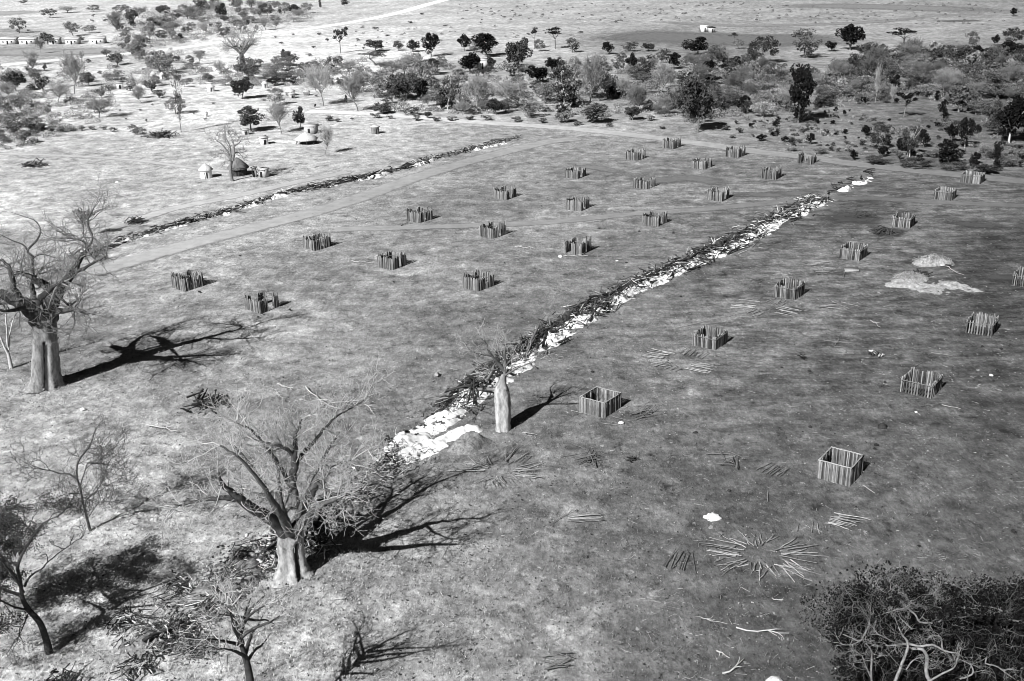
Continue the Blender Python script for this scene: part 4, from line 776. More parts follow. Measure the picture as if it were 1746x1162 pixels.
p, a = along(W1, x1(690), x1(1408), 800, 1.3, 1.3); rubble('rubble', p, r_, (.08, .34), (.05, .06, .1, .15, .3), 'litter', 'dark charred lumps and ash clods along the main debris line', .6)
p, a = along(W2, 2, W2.L[-1], 500, .8, 1.0); rubble('rubble', p, r_, (.12, .42), (.06, .08, .12, .3), 'litter', 'dark lumps and ash clods along the left debris line', .6)
p, a = along(W1, x1(425), x1(520), 160, 0, 1.4); rubble('rubble', p, r_, (.12, .42), (.7, 1.1, 1.4, .2), 'litter', 'pale broken clods heaped left of the foreground baobab foot', .7)
rubble('field_clods', field_pts(5000, FIELD), r_, (.04, .13), (.08, .12, .2, .35, .6, .9), 'litter', 'small clods and chips strewn over the cleared field', .04)
rubble('field_clods', field_pts(1300, [(-30, 600), (420, 600), (900, 800), (1776, 900), (1776, 1175), (-30, 1175)]), r_, (.04, .13), (.1, .15, .3, .45, .6), 'litter', 'small clods strewn over the rough ground in front', .05)
p, a = along(W1, x1(700), x1(1408), 350, 0, 1.9); scatter_sticks('brush_debris', p, r_, (.3, 1.6), (.02, .06), (.9, 1.4, 1.7, 1.8, .2), 'litter', 'ash-whitened sticks along the main debris line', 'debris', (0, .35), a)
# dry grass tufts
def tufts(name, pts, rng_, hgt, label, blades=9, mat='grass'):
    m_ = MB()
    P = np.repeat(pts, blades, 0); n = len(P); a = rng_.uniform(0, 2*math.pi, n); h = rng_.uniform(*hgt, n)*np.repeat(rng_.uniform(.6, 1.3, len(pts)), blades); ln = h*rng_.uniform(.35, 1.1, n); w = rng_.uniform(.012, .03, n)
    d = np.stack([np.cos(a), np.sin(a), 0*a], -1); s_ = np.stack([-np.sin(a), np.cos(a), 0*a], -1); b = P+d*rng_.uniform(0, .15, (n, 1)); b[:, 2] = -.1
    mid = b+d*(ln*.4)[:, None]+np.array([0, 0, 1])*(h*.75)[:, None]; top = b+d*ln[:, None]+np.array([0, 0, 1])*h[:, None]
    V = np.stack([b-s_*w[:, None], b+s_*w[:, None], mid+s_*(w*.6)[:, None], mid-s_*(w*.6)[:, None], top], 1).reshape(-1, 3); k = np.arange(n)[:, None]*5
    Q = np.concatenate([k+np.array([[0, 1, 2, 3]]), k+np.array([[3, 2, 4, 4]])]); m_.add(V, Q, np.repeat(np.repeat(tone_at(pts[:, 0], pts[:, 1]), blades)*rng_.uniform(.35, 1.5, n), 5))
    return tag(build(name, m_, mat), label, 'grass', kind='stuff')
tufts('dry_grass', field_pts(5000, [(-30, 600), (300, 600), (560, 640), (780, 660), (660, 800), (600, 1175), (-30, 1175)]), r_, (.08, .3), 'rough tufts of dry grass in the lower left')
tufts('dry_grass', field_pts(2600, [(560, 900), (900, 820), (1060, 900), (1200, 1010), (1776, 930), (1776, 1175), (560, 1175)]), r_, (.06, .22), 'low tufts of dry grass along the bottom')
tufts('dry_grass', field_pts(9000, [(-30, 480), (880, 260), (1500, 300), (1776, 330), (1776, 930), (900, 820), (500, 640), (-30, 640)]), r_, (.05, .2), 'sparse dry stubble over the cleared field', 5)
# -- single dark clods and small pale lumps
def lump(px, s_, mat, label, cat, name, group=None, flat=.6, seed=0, sub=10):
    r2 = np.random.default_rng(seed+int(px[0])); m_ = MB(); u = np.linspace(0, math.pi/2, 6); v = np.arange(sub)*2*math.pi/sub
    V = []
    for i, q in enumerate(u):
        for w in v:
            k = 1+r2.normal()*.16; V.append((math.cos(q)*math.cos(w)*k, math.cos(q)*math.sin(w)*k, math.sin(q)*flat*(1+r2.normal()*.1)-.12))
    V = np.array(V)*s_*np.array([r2.uniform(.8, 1.3), r2.uniform(.8, 1.3), 1]); i = np.arange(5)[:, None]*sub+np.arange(sub)[None]; j = np.arange(5)[:, None]*sub+(np.arange(sub)[None]+1) % sub
    m_.add(V, np.stack([i, j, j+sub, i+sub], -1).reshape(-1, 4), r2.uniform(.8, 1.2, len(V)))
    o = build(name, m_, mat, None, at(*px), smooth=True); tag(o, label, cat, group); return o
GC = 'dark clods dotted over the field'; lc = 'small dark clod lying alone on the cleared field'
for k, px in enumerate([(671, 481), (1333, 627), (1380, 633), (1504, 729), (1509, 652), (1675, 591), (1707, 595), (1694, 649), (1491, 765), (1243, 837), (1161, 506), (1068, 448), (1050, 391), (1021, 390), (409, 436), (1700, 632), (1186, 738), (1108, 776), (1010, 634), (1381, 728), (1494, 759), (1728, 906), (1732, 911), (1567, 931), (755, 345), (1090, 395), (1148, 398), (923, 352), (738, 357), (860, 448), (447, 535), (440, 541), (340, 498), (494, 528), (747, 640), (1250, 330), (1288, 365)]):
    lump(px, RNG.uniform(.14, .27), 'clod', lc, 'clod', 'dark_clod', GC, .8, k)
lump((1504, 729), .42, 'clod', 'larger dark clod standing below the wide pen', 'clod', 'dark_clod', None, 1.3, 60)
lump((1215, 882), .85, 'lime', 'bright white lime heap with a dark hole, left of the laid sheaf', 'lime heap', 'lime_heap', None, .5, 61, 16)
lump((955, 438), .42, 'lime', 'small white bundle in front of a ragged pen in the right row', 'bundle', 'white_bundle', None, .9, 62)
lump((1059, 722), .3, 'lime', 'crumpled white sack right of the pen by the baobab', 'sack', 'white_sack', None, 1., 63)
lump((1052, 445), .25, 'lime', 'white stone in the field above the ash bed', 'stone', 'white_stone', None, .6, 64)
lump((141, 698), .35, 'lime', 'white stone in the grass left of the burnt brush pile', 'stone', 'white_stone', None, .7, 65)
lump((1321, 1166), .7, 'lime', 'white rounded stone cut by the bottom edge', 'stone', 'white_stone', None, .7, 66)
lump((1690, 640), .28, 'lime', 'white stone right of the wide pen', 'stone', 'white_stone', None, .6, 67)
lump((1562, 703), .22, 'lime', 'white stone in front of the wide pen', 'stone', 'white_stone', None, .6, 68)
lump((200, 311), .5, 'lime', 'white block on the left clearing', 'block', 'white_stone', None, .7, 69)
lump((745, 640), .45, 'straw', 'pale stump alone in the left field', 'stump', 'pale_stump', None, 1., 70)
lump((1242, 874), .12, 'char', 'dark scrap beside the white lime heap', 'scrap', 'dark_scrap', None, .6, 71)
LP = Path([(1196, 892), (1212, 896), (1232, 898)])
o_ = ridge('lime_dust', LP, 0, LP.L[-1], ([0, 99], [0, 0]), ([0, 99], [1.5, 1.2]), ([0, 99], [.12, .1]), 'straw', 96, .25); tag(o_, 'pale dust spilt below the white lime heap', 'dust')
# -- grass heaps and the flat white board
def heap_dome(px, wx, wy, h, label, seed):
    r2 = np.random.default_rng(seed); m_ = MB(); nu, nv = 26, 10; V = []
    for i in range(nv+1):
        q = i/nv
        for k in range(nu):
            w = 2*math.pi*k/nu; s_ = (1-q**2.2)*(1+.12*math.sin(w*3+seed)+.08*math.sin(w*5)); V.append((math.cos(w)*wx*s_, math.sin(w)*wy*s_, h*q*(.92+.12*math.sin(w*2+1))-.15))
    V = np.array(V); V += r2.normal(size=V.shape)*.09; i = np.arange(nv)[:, None]*nu+np.arange(nu)[None]; j = np.arange(nv)[:, None]*nu+(np.arange(nu)[None]+1) % nu
    m_.add(V, np.stack([i, j, j+nu, i+nu], -1).reshape(-1, 4), r2.uniform(.8, 1.15, len(V)))
    t = thing('grass_heap', label, 'grass heap', at(*px)); build('stack', m_, 'straw', t, smooth=True); st = MB()
    for k in range(260):
        w = r2.uniform(0, 6.28); q = r2.uniform(0, 1)**.7; p = np.array([math.cos(w)*wx*(1-q**2.2), math.sin(w)*wy*(1-q**2.2), h*q]); d = unit(np.array([math.cos(w), math.sin(w), -.7])+r2.normal(size=3)*.5)
        st.tube([p-d*.4, p+d*.5], (.035, .015), 3, r2.choice([.6, 1, 1.3]), cap=False)
    build('loose_stalks', st, 'straw', t); return t
heap_dome((1590, 449), 3.6, 2.4, 1.5, 'wide pale grass heap with a straight front edge, the farther of two', 3)
heap_dome((1553, 476), 2.9, 2.4, 1.1, 'rounded pale grass heap spilling chaff, the nearer of two', 8)
b = MB(); b.box(-1.2, 1.2, -.8, .8, .15, .25); bd = build('board', b, 'rail', None, at(1452, 462)); bd.rotation_euler = (.1, -.06, -.2); tag(bd, 'flat white board lying left of the two grass heaps', 'board')
b = MB(); P = [at(1553, 449)-at(1590, 452), at(1590, 452)-at(1590, 452)+np.array([0, 0, 0]), at(1622, 455)-at(1590, 452)]; P = np.array(P); P[:, 2] = .25; b.tube(P, .12, 6); tag(build('edge_log', b, 'char', None, at(1590, 452)), 'dark log along the front edge of the farther grass heap', 'log')
# ------------------------------------------------------------------ far trees: prototypes in a unit box (height 1, width 1), copied with their crowns and trunks
PROTO = {}
def ttrunk(tm, rng, top=.45, r=.022, forks=5, spread=.3, ztop=.8, lean=.06):
    l = rng.normal(size=2)*lean; a = np.array([l[0], l[1], top]); tm.tube(spline([(0, 0, -.05), (l[0]*.3, l[1]*.3, top*.5), a], 3), np.linspace(r*1.25, r*.8, 7), 7)
    for k in range(forks):
        w = 2*math.pi*k/forks+rng.uniform(-.4, .4); e = np.array([math.cos(w)*spread*rng.uniform(.6, 1), math.sin(w)*spread*rng.uniform(.6, 1), rng.uniform(top+.5*(ztop-top), ztop)])
        m = (a+e)/2+rng.normal(size=3)*.03; tm.tube(spline([a, m, e], 3), np.linspace(r*.55, r*.2, 7), 5)
    return a
def proto(kind, k):
    rng = np.random.default_rng(hash_kind(kind)*31+k); tm, cm = MB(), MB()
    if kind == 'D':
        ttrunk(tm, rng, .3)
        for i in range(15):
            c = ell(1, (0, 0, .55), (.37, .37, .33), rng, .35)[0]; s_ = rng.uniform(.08, .2); cm.leaves(ell(120, c, (s_, s_, s_*.85), rng, .5), rng.uniform(.05, .08, 120), rng, up=.2)
        cm.leaves(ell(160, (0, 0, .52), (.3, .3, .28), rng, .2), .09, rng)
    elif kind == 'G':
        ttrunk(tm, rng, .28, .018, 7, .36, .85)
        for i in range(34):
            c = ell(1, (0, 0, .55), (.42, .42, .37), rng, .4)[0]; s_ = rng.uniform(.08, .14); cm.leaves(ell(58, c, (s_*1.15, s_*1.15, s_*.8), rng, .3), rng.uniform(.035, .065, 58), rng, up=.2)
    elif kind == 'P':
        a = ttrunk(tm, rng, .32, .017, 4, .22, .7)
        for i in range(14):
            w = rng.uniform(0, 6.28); d = unit(np.array([math.cos(w)*.8, math.sin(w)*.8, .8])); grow(cm, a+np.array([0, 0, rng.uniform(-.05, .15)]), d, rng.uniform(.36, .52), .013, 3, rng, 4, .2, .15, n=3, rmin=.0042)
        cm.leaves(ell(420, (0, 0, .66), (.44, .44, .30), rng, .3), .03, rng)
    elif kind == 'F':
        ttrunk(tm, rng, .45, .022, 6, .34, .82)
        for i in range(7):
            w = rng.uniform(0, 6.28); q = rng.uniform(.0, .34); c = (math.cos(w)*q, math.sin(w)*q, rng.uniform(.74, .95)-q*.25); s_ = rng.uniform(.15, .24); cm.leaves(ell(120, c, (s_, s_, .045), rng, .1), rng.uniform(.04, .065, 120), rng, up=.45)
    elif kind == 'C':
        ttrunk(tm, rng, .2, .03, 4, .2, .6, .02)
        for i in range(36):
            z = rng.uniform(.1, .95); w = rng.uniform(0, 6.28); q = .36*(1.1-abs(z-.66)); c = (math.cos(w)*q*rng.random(), math.sin(w)*q*rng.random(), z); s_ = rng.uniform(.13, .22); cm.leaves(ell(75, c, (s_, s_, s_*.45), rng, .5), rng.uniform(.05, .08, 75), rng)
    elif kind == 'S':
        tm.tube([(0, 0, -.1), (.02, 0, .3)], (.04, .03), 5)
        for i in range(7):
            c = ell(1, (0, 0, .5), (.3, .3, .3), rng, .3)[0]; s_ = rng.uniform(.16, .26); cm.leaves(ell(42, c, (s_, s_, s_*.8), rng, .4), rng.uniform(.11, .17, 42), rng)
    elif kind == 'K':
        a = ttrunk(tm, rng, .38, .02, 1, .1, .8)
        for i in range(10):
            w = rng.uniform(0, 6.28); q = rng.uniform(.1, .4); e = np.array([math.cos(w)*q, math.sin(w)*q, rng.uniform(.5, .95)]); tm.tube(spline([a, (a+e)/2+rng.normal(size=3)*.04, e], 3), np.linspace(.013, .006, 7), 4); cm.leaves(ell(70, e, (.1, .1, .06), rng, .2), .06, rng)
    elif kind == 'T':                                  # tall slender, foliage hugging the stem
        tm.tube(spline([(0, 0, -.05), (.03, 0, .3), (-.02, .02, .65), (0, 0, .95)], 4), np.linspace(.02, .006, 13), 6)
        for i in range(26):
            z = rng.uniform(.22, .97); w = rng.uniform(0, 6.28); q = (.1 if z < .6 else .3)*rng.random()+.04; c = (math.cos(w)*q, math.sin(w)*q, z); s_ = .09 if z < .6 else .14; cm.leaves(ell(32, c, (s_*1.3, s_*1.3, s_*.4), rng, .2), rng.uniform(.025, .04, 32), rng); tm.tube([(0, 0, z-.05), c], (.006, .003), 3)
    elif kind == 'B':                                  # far baobab
        tm.tube([(0, 0, -.05), (0, 0, .2), (.01, 0, .42)], (.085, .07, .06), 9)
        for i in range(9):
            w = 2*math.pi*i/9; e = np.array([math.cos(w)*.4, math.sin(w)*.4, rng.uniform(.6, .85)]); P = spline([(0, 0, .4), (math.cos(w)*.17, math.sin(w)*.17, .55+rng.random()*.12), e], 3); tm.tube(P, np.linspace(.04, .012, 7), 5)
            for j in range(4): grow(cm, P[3+j % 3], unit(e-P[2]+rng.normal(size=3)*.2), .24, .01, 2, rng, 4, .2, .1, n=3, rmin=.004)
    tm_m = tm.mesh(kind+'_trunk', M['greybark']); cm_m = cm.mesh(kind+'_crown', M['leaf2']); return tm_m, cm_m
def hash_kind(s): return sum(ord(c) for c in s)+7
MATS = {0: 'leaf0', 1: 'leaf1', 2: 'leaf2', 3: 'leaf3', 4: 'leaf4'}
KN = dict(D='round_tree', G='bushy_tree', P='bare_tree', F='flat_topped_tree', C='columnar_tree', S='shrub', K='clumped_tree', T='slender_tree', B='baobab')
def ftree(kind, px, py, top, w, lvl, label, group, trunk='greybark', cat=None, name=None):
    k = int(RNG.integers(4))
    if (kind, k) not in PROTO: PROTO[(kind, k)] = proto(kind, k)
    tm, cm = PROTO[(kind, k)]; b = at(px, py); h = max(.6, rise(px, py, top))*1.1; ww = w*mpp(b)*(1.14 if kind in 'GP' else 1.2)
    t = thing(name or KN[kind], label, cat or ('shrub' if kind == 'S' else 'tree'), b, group, RNG.uniform(0, 6.28)); t.scale = (ww, ww, h)
    cmat = 'twig' if (kind == 'B' or (kind == 'P' and lvl >= 4)) else ('greybark' if kind == 'P' else MATS[lvl])
    if kind == 'P' and lvl == 3: cmat = 'twigmid'
    for nm, me, mt in (('trunk', tm, trunk), ('crown', cm, cmat)):
        o = link(nm, me, t); o.material_slots[0].link = 'OBJECT'; o.material_slots[0].material = M[mt]
    return t
M['twigmid'] = grey('grey_twigs', .24, .3, 2, rnd=.25)

# kind, base x, base y, top y, width px, tone 0 (black) .. 4 (pale)
ZONES = {}
ZONES['by the white houses'] = '''G 33 57 29 27 2;G 85 31 14 26 3;G 125 62 36 28 2;G 152 57 43 24 3;D 82 76 56 28 2;D 22 75 64 14 3;D 58 73 63 9 2;D 137 72 62 14 2;S 30 55 50 8 2;S 49 53 50 8 2;P 70 92 70 12 3;G 40 8 0 16 3;S 160 29 24 8 2;S 180 37 31 8 2;P 115 22 13 30 4;G 160 20 9 24 3;S 157 38 33 8 3'''
ZONES['left of the pale road'] = '''D 225 42 17 24 1;G 208 26 8 28 3;G 275 48 28 36 3;D 272 24 12 13 2;G 230 95 72 26 2;G 215 76 55 20 3;G 201 54 37 10 2;D 238 102 73 32 2;G 276 128 86 46 3;G 262 118 100 28 3;G 286 122 94 24 2;D 182 97 84 18 2;G 320 60 45 18 2;D 304 33 22 14 2;G 328 35 20 18 3;D 380 32 7 21 1;D 384 39 27 16 2;G 363 22 13 12 3;G 345 30 14 20 3;G 412 30 12 22 3;D 421 45 35 11 1;G 455 28 7 27 2;D 505 27 8 26 1;G 524 23 4 20 3;D 475 14 2 11 3;C 546 14 0 6 2;D 588 11 0 16 2;S 390 56 45 11 2;S 437 52 43 10 3;S 360 47 40 8 2;P 348 60 40 16 4;G 240 82 60 20 3;G 255 72 38 24 3;G 300 50 40 14 3;G 430 40 28 30 3;G 400 42 30 26 3;G 470 38 28 22 3;P 500 38 30 20 4;G 350 40 30 24 3;S 300 22 16 12 3;S 332 5 0 8 2;G 275 62 52 22 2'''
ZONES['near the homesteads'] = '''D 28 156 120 38 1;D 152 147 125 26 1;P 127 161 104 42 3;P 100 176 147 36 3;T 228 157 122 26 2;D 60 186 174 22 2;S 112 177 169 13 1;P 169 201 170 40 3;G 15 197 160 36 2;D 36 190 168 18 2;G 30 228 188 60 3;D 72 229 208 18 1;D 42 246 222 26 2;G 12 215 190 40 3;G 60 222 200 40 3;S 88 226 217 14 2;S 104 226 216 16 3;S 121 224 216 14 3;S 140 223 214 16 3;S 158 222 214 14 3;S 176 221 214 15 3;S 194 225 217 16 2;G 229 231 213 20 1;G 241 234 215 20 3;G 60 135 118 26 3;G 48 122 113 14 2;D 77 121 110 8 2;S 152 108 101 12 1;S 140 100 88 10 3;D 190 106 97 16 2;S 198 117 111 16 2;P 52 112 90 20 4;G 205 140 128 22 3;G 188 137 126 26 3;S 170 127 121 10 2;G 15 142 118 30 2;G 300 108 95 18 2;G 325 110 95 16 2;G 330 118 106 30 3;P 340 110 92 14 3;B 415 118 62 52 3;G 424 136 92 50 2;D 413 169 132 38 1;P 378 127 108 20 4;D 356 140 125 22 3;D 468 146 131 30 1;G 482 141 110 44 3;D 493 113 88 31 2;S 482 91 83 9 1;G 521 131 105 25 2;G 566 126 98 26 2;G 545 126 110 24 3;G 505 140 120 30 3;P 552 181 122 44 4;D 582 154 132 15 2;T 309 226 122 30 2;G 471 180 151 32 3;D 428 224 184 46 1;P 480 228 184 34 3;D 513 220 184 22 1;P 555 263 224 24 4;S 527 96 90 12 3;S 558 71 64 6 2;S 345 93 88 9 3;G 340 95 86 20 3;G 385 146 135 30 3;S 500 145 138 14 1;S 538 184 177 5 0;G 300 195 165 34 3'''
ZONES['in the middle tree belt'] = '''K 581 91 44 28 1;D 641 88 67 34 1;F 641 112 89 58 2;D 679 87 70 18 2;D 704 89 69 27 1;D 736 97 58 30 0;D 792 88 60 25 0;D 830 97 58 50 0;G 812 90 70 28 3;D 801 126 91 38 0;D 838 119 97 20 1;P 611 190 135 42 3;S 590 176 162 6 1;D 674 168 130 40 0;G 692 172 122 62 2;D 690 170 138 24 0;D 722 172 140 28 0;D 718 132 112 18 0;G 736 128 101 36 2;G 722 168 105 50 3;D 745 180 152 34 3;D 757 185 150 16 0;G 763 187 128 42 2;P 812 192 140 44 3;D 846 196 170 32 1;D 655 194 178 36 2;G 700 197 183 32 2;D 730 202 190 16 1;P 860 186 146 60 3;G 780 150 120 40 3;G 645 150 122 40 3;G 620 140 115 36 3;D 597 152 133 14 2;G 785 132 118 20 2;P 690 130 98 46 3;D 882 124 64 46 1;F 911 84 49 17 1;F 947 84 49 34 0;G 920 88 68 22 2;G 976 90 66 26 2;D 1036 93 72 21 0;G 1075 88 72 32 2;D 1106 88 73 24 1;D 916 142 112 40 0;D 941 122 98 26 0;G 962 185 116 54 1;D 968 182 160 30 0;G 930 172 136 36 2;D 1076 127 92 20 0;G 1057 124 91 28 2;D 1036 168 118 40 4;D 1043 170 148 15 0;P 1006 176 112 44 3;G 1006 168 130 32 3;D 1149 118 91 26 0;G 1131 108 84 28 2;G 1094 142 122 28 2;P 1126 166 118 34 3;D 961 209 190 33 3;D 1010 210 178 52 2;D 1079 205 180 31 1;G 1110 160 134 30 3;G 985 140 110 26 3;G 1010 130 104 26 3;S 1045 150 134 20 2;G 885 185 150 40 3;G 905 200 172 40 3;P 1060 170 140 24 3;G 820 165 140 40 3;G 790 192 160 34 3;S 928 190 178 24 3;S 1118 186 181 5 1;D 925 140 118 20 0;D 835 76 60 20 1;G 1080 175 150 18 2'''
ZONES['in the right tree belt'] = '''D 1190 94 65 50 0;F 1251 74 57 17 1;G 1259 84 66 18 3;G 1301 109 61 48 1;D 1280 113 82 22 1;G 1371 99 52 54 2;D 1417 88 70 21 0;D 1450 86 39 46 0;D 1208 127 104 26 0;D 1244 122 96 37 0;D 1212 143 127 42 0;D 1190 226 138 62 1;G 1172 205 132 56 2;G 1215 195 150 34 2;D 1267 192 164 26 0;C 1361 210 116 44 0;G 1266 154 137 26 2;G 1290 160 135 50 3;G 1320 175 148 46 3;G 1300 200 170 40 4;G 1427 132 97 34 2;G 1445 134 94 30 1;G 1463 128 100 26 1;D 1395 184 168 26 1;G 1405 165 132 50 3;G 1440 165 145 46 3;F 1541 82 50 50 0;D 1727 28 14 13 0;G 1475 98 70 30 1;D 1484 108 90 22 0;G 1532 108 78 52 1;G 1505 100 76 20 1;G 1572 114 84 44 1;G 1602 124 84 52 1;D 1645 110 78 36 1;G 1615 95 78 30 1;G 1657 82 55 24 2;D 1664 102 78 22 0;D 1696 78 60 15 0;G 1727 78 47 36 1;D 1724 98 70 44 0;D 1694 118 82 46 1;G 1737 112 85 30 1;G 1500 126 100 52 2;G 1456 130 86 30 1;D 1526 155 129 21 0;K 1541 200 152 40 0;G 1560 142 120 48 2;G 1621 144 114 60 2;G 1681 152 124 52 2;P 1492 176 125 10 4;D 1607 200 171 16 0;D 1623 180 157 16 0;C 1597 173 157 9 0;G 1641 180 148 62 2;G 1700 168 140 50 2;G 1735 150 120 40 2;G 1650 130 108 40 2;D 1521 121 105 26 1;G 1585 165 140 42 3;G 1470 158 130 46 3;G 1355 150 125 30 3;G 1730 170 148 44 2;G 1180 170 145 40 2;G 1240 170 148 44 3;G 1700 200 170 56 2;D 1736 215 180 30 1;G 1340 135 118 26 3;G 1160 140 118 28 2;G 1510 160 142 24 3;G 1665 165 140 40 2;P 1520 178 150 9 4'''
ZONES['by the far track'] = '''G 1551 268 208 34 1;D 1616 280 243 46 0;D 1645 252 203 30 0;D 1622 243 210 20 0;D 1720 244 168 60 0;G 1700 232 165 50 1;D 1476 232 214 17 0;G 1499 256 214 32 1;D 1455 273 257 15 0;C 1697 288 247 15 0;D 1663 280 261 17 0;D 1681 296 280 40 1;G 1495 279 267 46 1;G 1561 286 271 52 1;D 1504 268 250 18 0;D 1574 252 222 20 0;D 1668 232 213 11 0;D 1583 219 214 8 0;D 1321 218 206 9 0;D 1297 241 229 16 0;D 1382 247 228 14 0;D 1419 212 205 9 0;D 1440 198 188 8 0;D 1473 178 166 15 0;C 1610 203 190 10 0;D 1536 258 236 18 0;G 1400 262 252 24 2;G 1350 258 248 22 3;G 1592 268 256 36 2;G 1625 290 278 40 2;G 1720 285 262 30 2;D 1545 243 232 12 0'''
ORDN = ['first', 'second', 'third', 'fourth', 'fifth', 'sixth', 'seventh', 'eighth', 'ninth', 'tenth', '11th', '12th', '13th', '14th', '15th', '16th', '17th', '18th', '19th', '20th', '21st', '22nd', '23rd', '24th', '25th', '26th', '27th', '28th', '29th', '30th', '31st', '32nd', '33rd', '34th', '35th']
TN = ['black', 'dark', 'grey', 'light grey', 'pale']
SPECIAL = {('F', 1541): 'black flat-topped thorn tree standing alone above the right-hand belt', ('C', 1361): 'tall black columnar tree by the edge of the field', ('D', 1450): 'big black spiky-topped tree above the right-hand belt',
 ('B', 415): 'far bare baobab with a bent limb, behind the homesteads', ('D', 413): 'dark cone-shaped tree in front of the far baobab', ('T', 309): 'tall slender grey tree standing alone in the left clearing', ('K', 581): 'tree of dark leaf clumps on pale limbs beside the pale road',
 ('F', 911): 'small two-tiered flat-topped tree', ('F', 947): 'flat-topped dark tree right of the two-tiered one', ('D', 1190): 'large dark tree casting a long shadow at the field edge', ('D', 1616): 'black umbrella-shaped tree beside the far track', ('D', 1727): 'small round dark tree alone at the upper right',
 ('G', 1551): 'grey tree on a pale straight trunk near the far track', ('D', 1720): 'big dark tree on a pale trunk at the right edge', ('D', 28): 'largest dark round tree at the left edge', ('D', 1036): None}
def tone_lin(v): return v
for zone, txt in ZONES.items():
    rows = [r0.split() for r0 in txt.split(';')]; rows = [(r0[0], *[float(q) for q in r0[1:5]], int(r0[5])) for r0 in rows]
    cnt = {}
    for r0 in sorted(rows, key=lambda q: q[1]):
        key = (r0[0], r0[5]); cnt.setdefault(key, []).append(r0)
    for key, lst in cnt.items():
        for n, (kd, x, y, tp_, w, lv) in enumerate(lst):
            nm = {'D': 'round', 'G': 'bushy', 'P': 'leafless', 'F': 'flat-topped', 'C': 'narrow', 'S': 'low', 'K': 'clumped', 'T': 'slender', 'B': 'thick-trunked'}[kd]
            kind_ = 'shrub' if kd == 'S' else 'tree'
            if y-tp_ > 45 and kd in 'DG': nm = 'tall '+nm
            lab = SPECIAL.get((kd, int(x))) or (('only %s %s %s %s' % (TN[lv], nm, kind_, zone)) if len(lst) == 1 else '%s %s %s %s, %s such from the left' % (TN[lv], nm, kind_, zone, ORDN[min(n, 34)]))
            lv2 = min(3, lv+1) if (x < 240 and lv < 3 and kd != 'P') else lv  # left-hand crowns a step paler: haze painted into their colour
            tr = 'palewood' if (int(x), kd) in ((1551, 'G'), (1720, 'D'), (1492, 'P'), (1645, 'D'), (812, 'P'), (962, 'G'), (763, 'G')) else 'greybark'
            ftree(kd, x, y, tp_, w, lv2, lab, 'trees and shrubs '+zone, tr)
# scattered scrub: small, alike
r_ = np.random.default_rng(9)
SP = [(1255, 205), (1330, 200), (1420, 185), (1500, 200), (1600, 205), (1746, 235), (1776, 300), (1640, 288), (1480, 268), (1330, 248), (1250, 232)]
n = 0
while n < 120:
    x, y = r_.uniform(1250, 1776), r_.uniform(185, 298)
    if not inside(x, y, SP): continue
    q = r_.uniform(5, 15)*(.7+.5*(y-190)/100); ftree('S', x, y, y-q*r_.uniform(.65, 1.1), q, int(r_.choice([0, 0, 1, 1, 2, 3])), 'small shrub of the scattered scrub between the far track and the right-hand trees', 'scattered scrub beyond the far track'); n += 1
for x, y in [(240, 190), (215, 205), (260, 180), (170, 182), (205, 190), (330, 195), (350, 205), (440, 190), (490, 178), (560, 200), (600, 205), (250, 208), (540, 165), (365, 178), (450, 172), (245, 120), (160, 135)]:
    ftree('S', x, y, y-r_.uniform(3, 6), r_.uniform(5, 9), 3, 'small pale bush in the open ground among the homesteads', 'small bushes among the homesteads')
for x, y in [(500, 60), (480, 75), (535, 82), (545, 60), (470, 65), (610, 70), (660, 62), (620, 84), (700, 40), (760, 45), (820, 40), (900, 60), (990, 56), (1050, 40), (640, 50), (860, 30), (720, 25)]:
    ftree('S', x, y, y-r_.uniform(2, 5), r_.uniform(5, 12), int(r_.choice([2, 3, 3])), 'small bush on the pale plain behind the middle tree belt', 'small bushes behind the middle belt')
for x, y, w in [(560, 206, 18), (575, 208, 12), (640, 202, 20), (665, 203, 14), (710, 206, 18), (745, 207, 16), (770, 206, 20), (800, 205, 18), (830, 206, 22), (880, 208, 20), (925, 210, 18), (985, 214, 16), (1040, 216, 14), (1110, 206, 22), (1130, 220, 12), (1235, 222, 18), (1250, 236, 14)]:
    ftree('S', x, y, y-w*.45, w, int(r_.choice([2, 2, 3])), 'low grey bush on the near fringe of the middle tree belt', 'low bushes on the fringe of the belt')
for poly, nb, lo, hi, tn_, lab, grp in (
 ([(600, 165), (645, 125), (760, 108), (900, 112), (1010, 112), (1150, 112), (1160, 205), (1000, 200), (870, 200), (760, 196), (640, 192)], 85, 14, 36, (2, 2, 3, 3, 1), 'grey bush in the undergrowth between the trees of the middle belt', 'undergrowth of the middle belt'),
 ([(1160, 110), (1290, 120), (1400, 112), (1500, 92), (1776, 92), (1776, 225), (1560, 175), (1420, 190), (1250, 205), (1160, 215)], 130, 16, 44, (1, 2, 2, 2, 3), 'grey bush in the thick undergrowth of the right tree belt', 'undergrowth of the right belt'),
 ([(190, 25), (420, 12), (560, 30), (420, 60), (300, 75), (210, 90)], 55, 10, 28, (3, 3, 2), 'light grey bush in the scrub left of the pale road', 'bushes left of the pale road'),
 ([(-20, 100), (120, 110), (300, 95), (330, 150), (120, 215), (-20, 250)], 34, 10, 30, (3, 3, 2), 'light grey bush in the hazy scrub at the left edge', 'bushes at the left edge'),
 ([(470, 112), (600, 105), (620, 150), (470, 150)], 20, 12, 28, (3, 2), 'grey bush between the pale road and the homesteads', 'bushes behind the homesteads')):
    n = 0
    while n < nb:
        x, y = r_.uniform(-20, 1776), r_.uniform(10, 250)
        if not inside(x, y, poly): continue
        q = r_.uniform(lo, hi); ftree(['G', 'G', 'P', 'S'][int(r_.integers(4))], x, y, y-q*r_.uniform(.65, 1.05), q*.9, int(r_.choice(tn_)), lab, grp, cat='bush', name='grey_bush'); n += 1
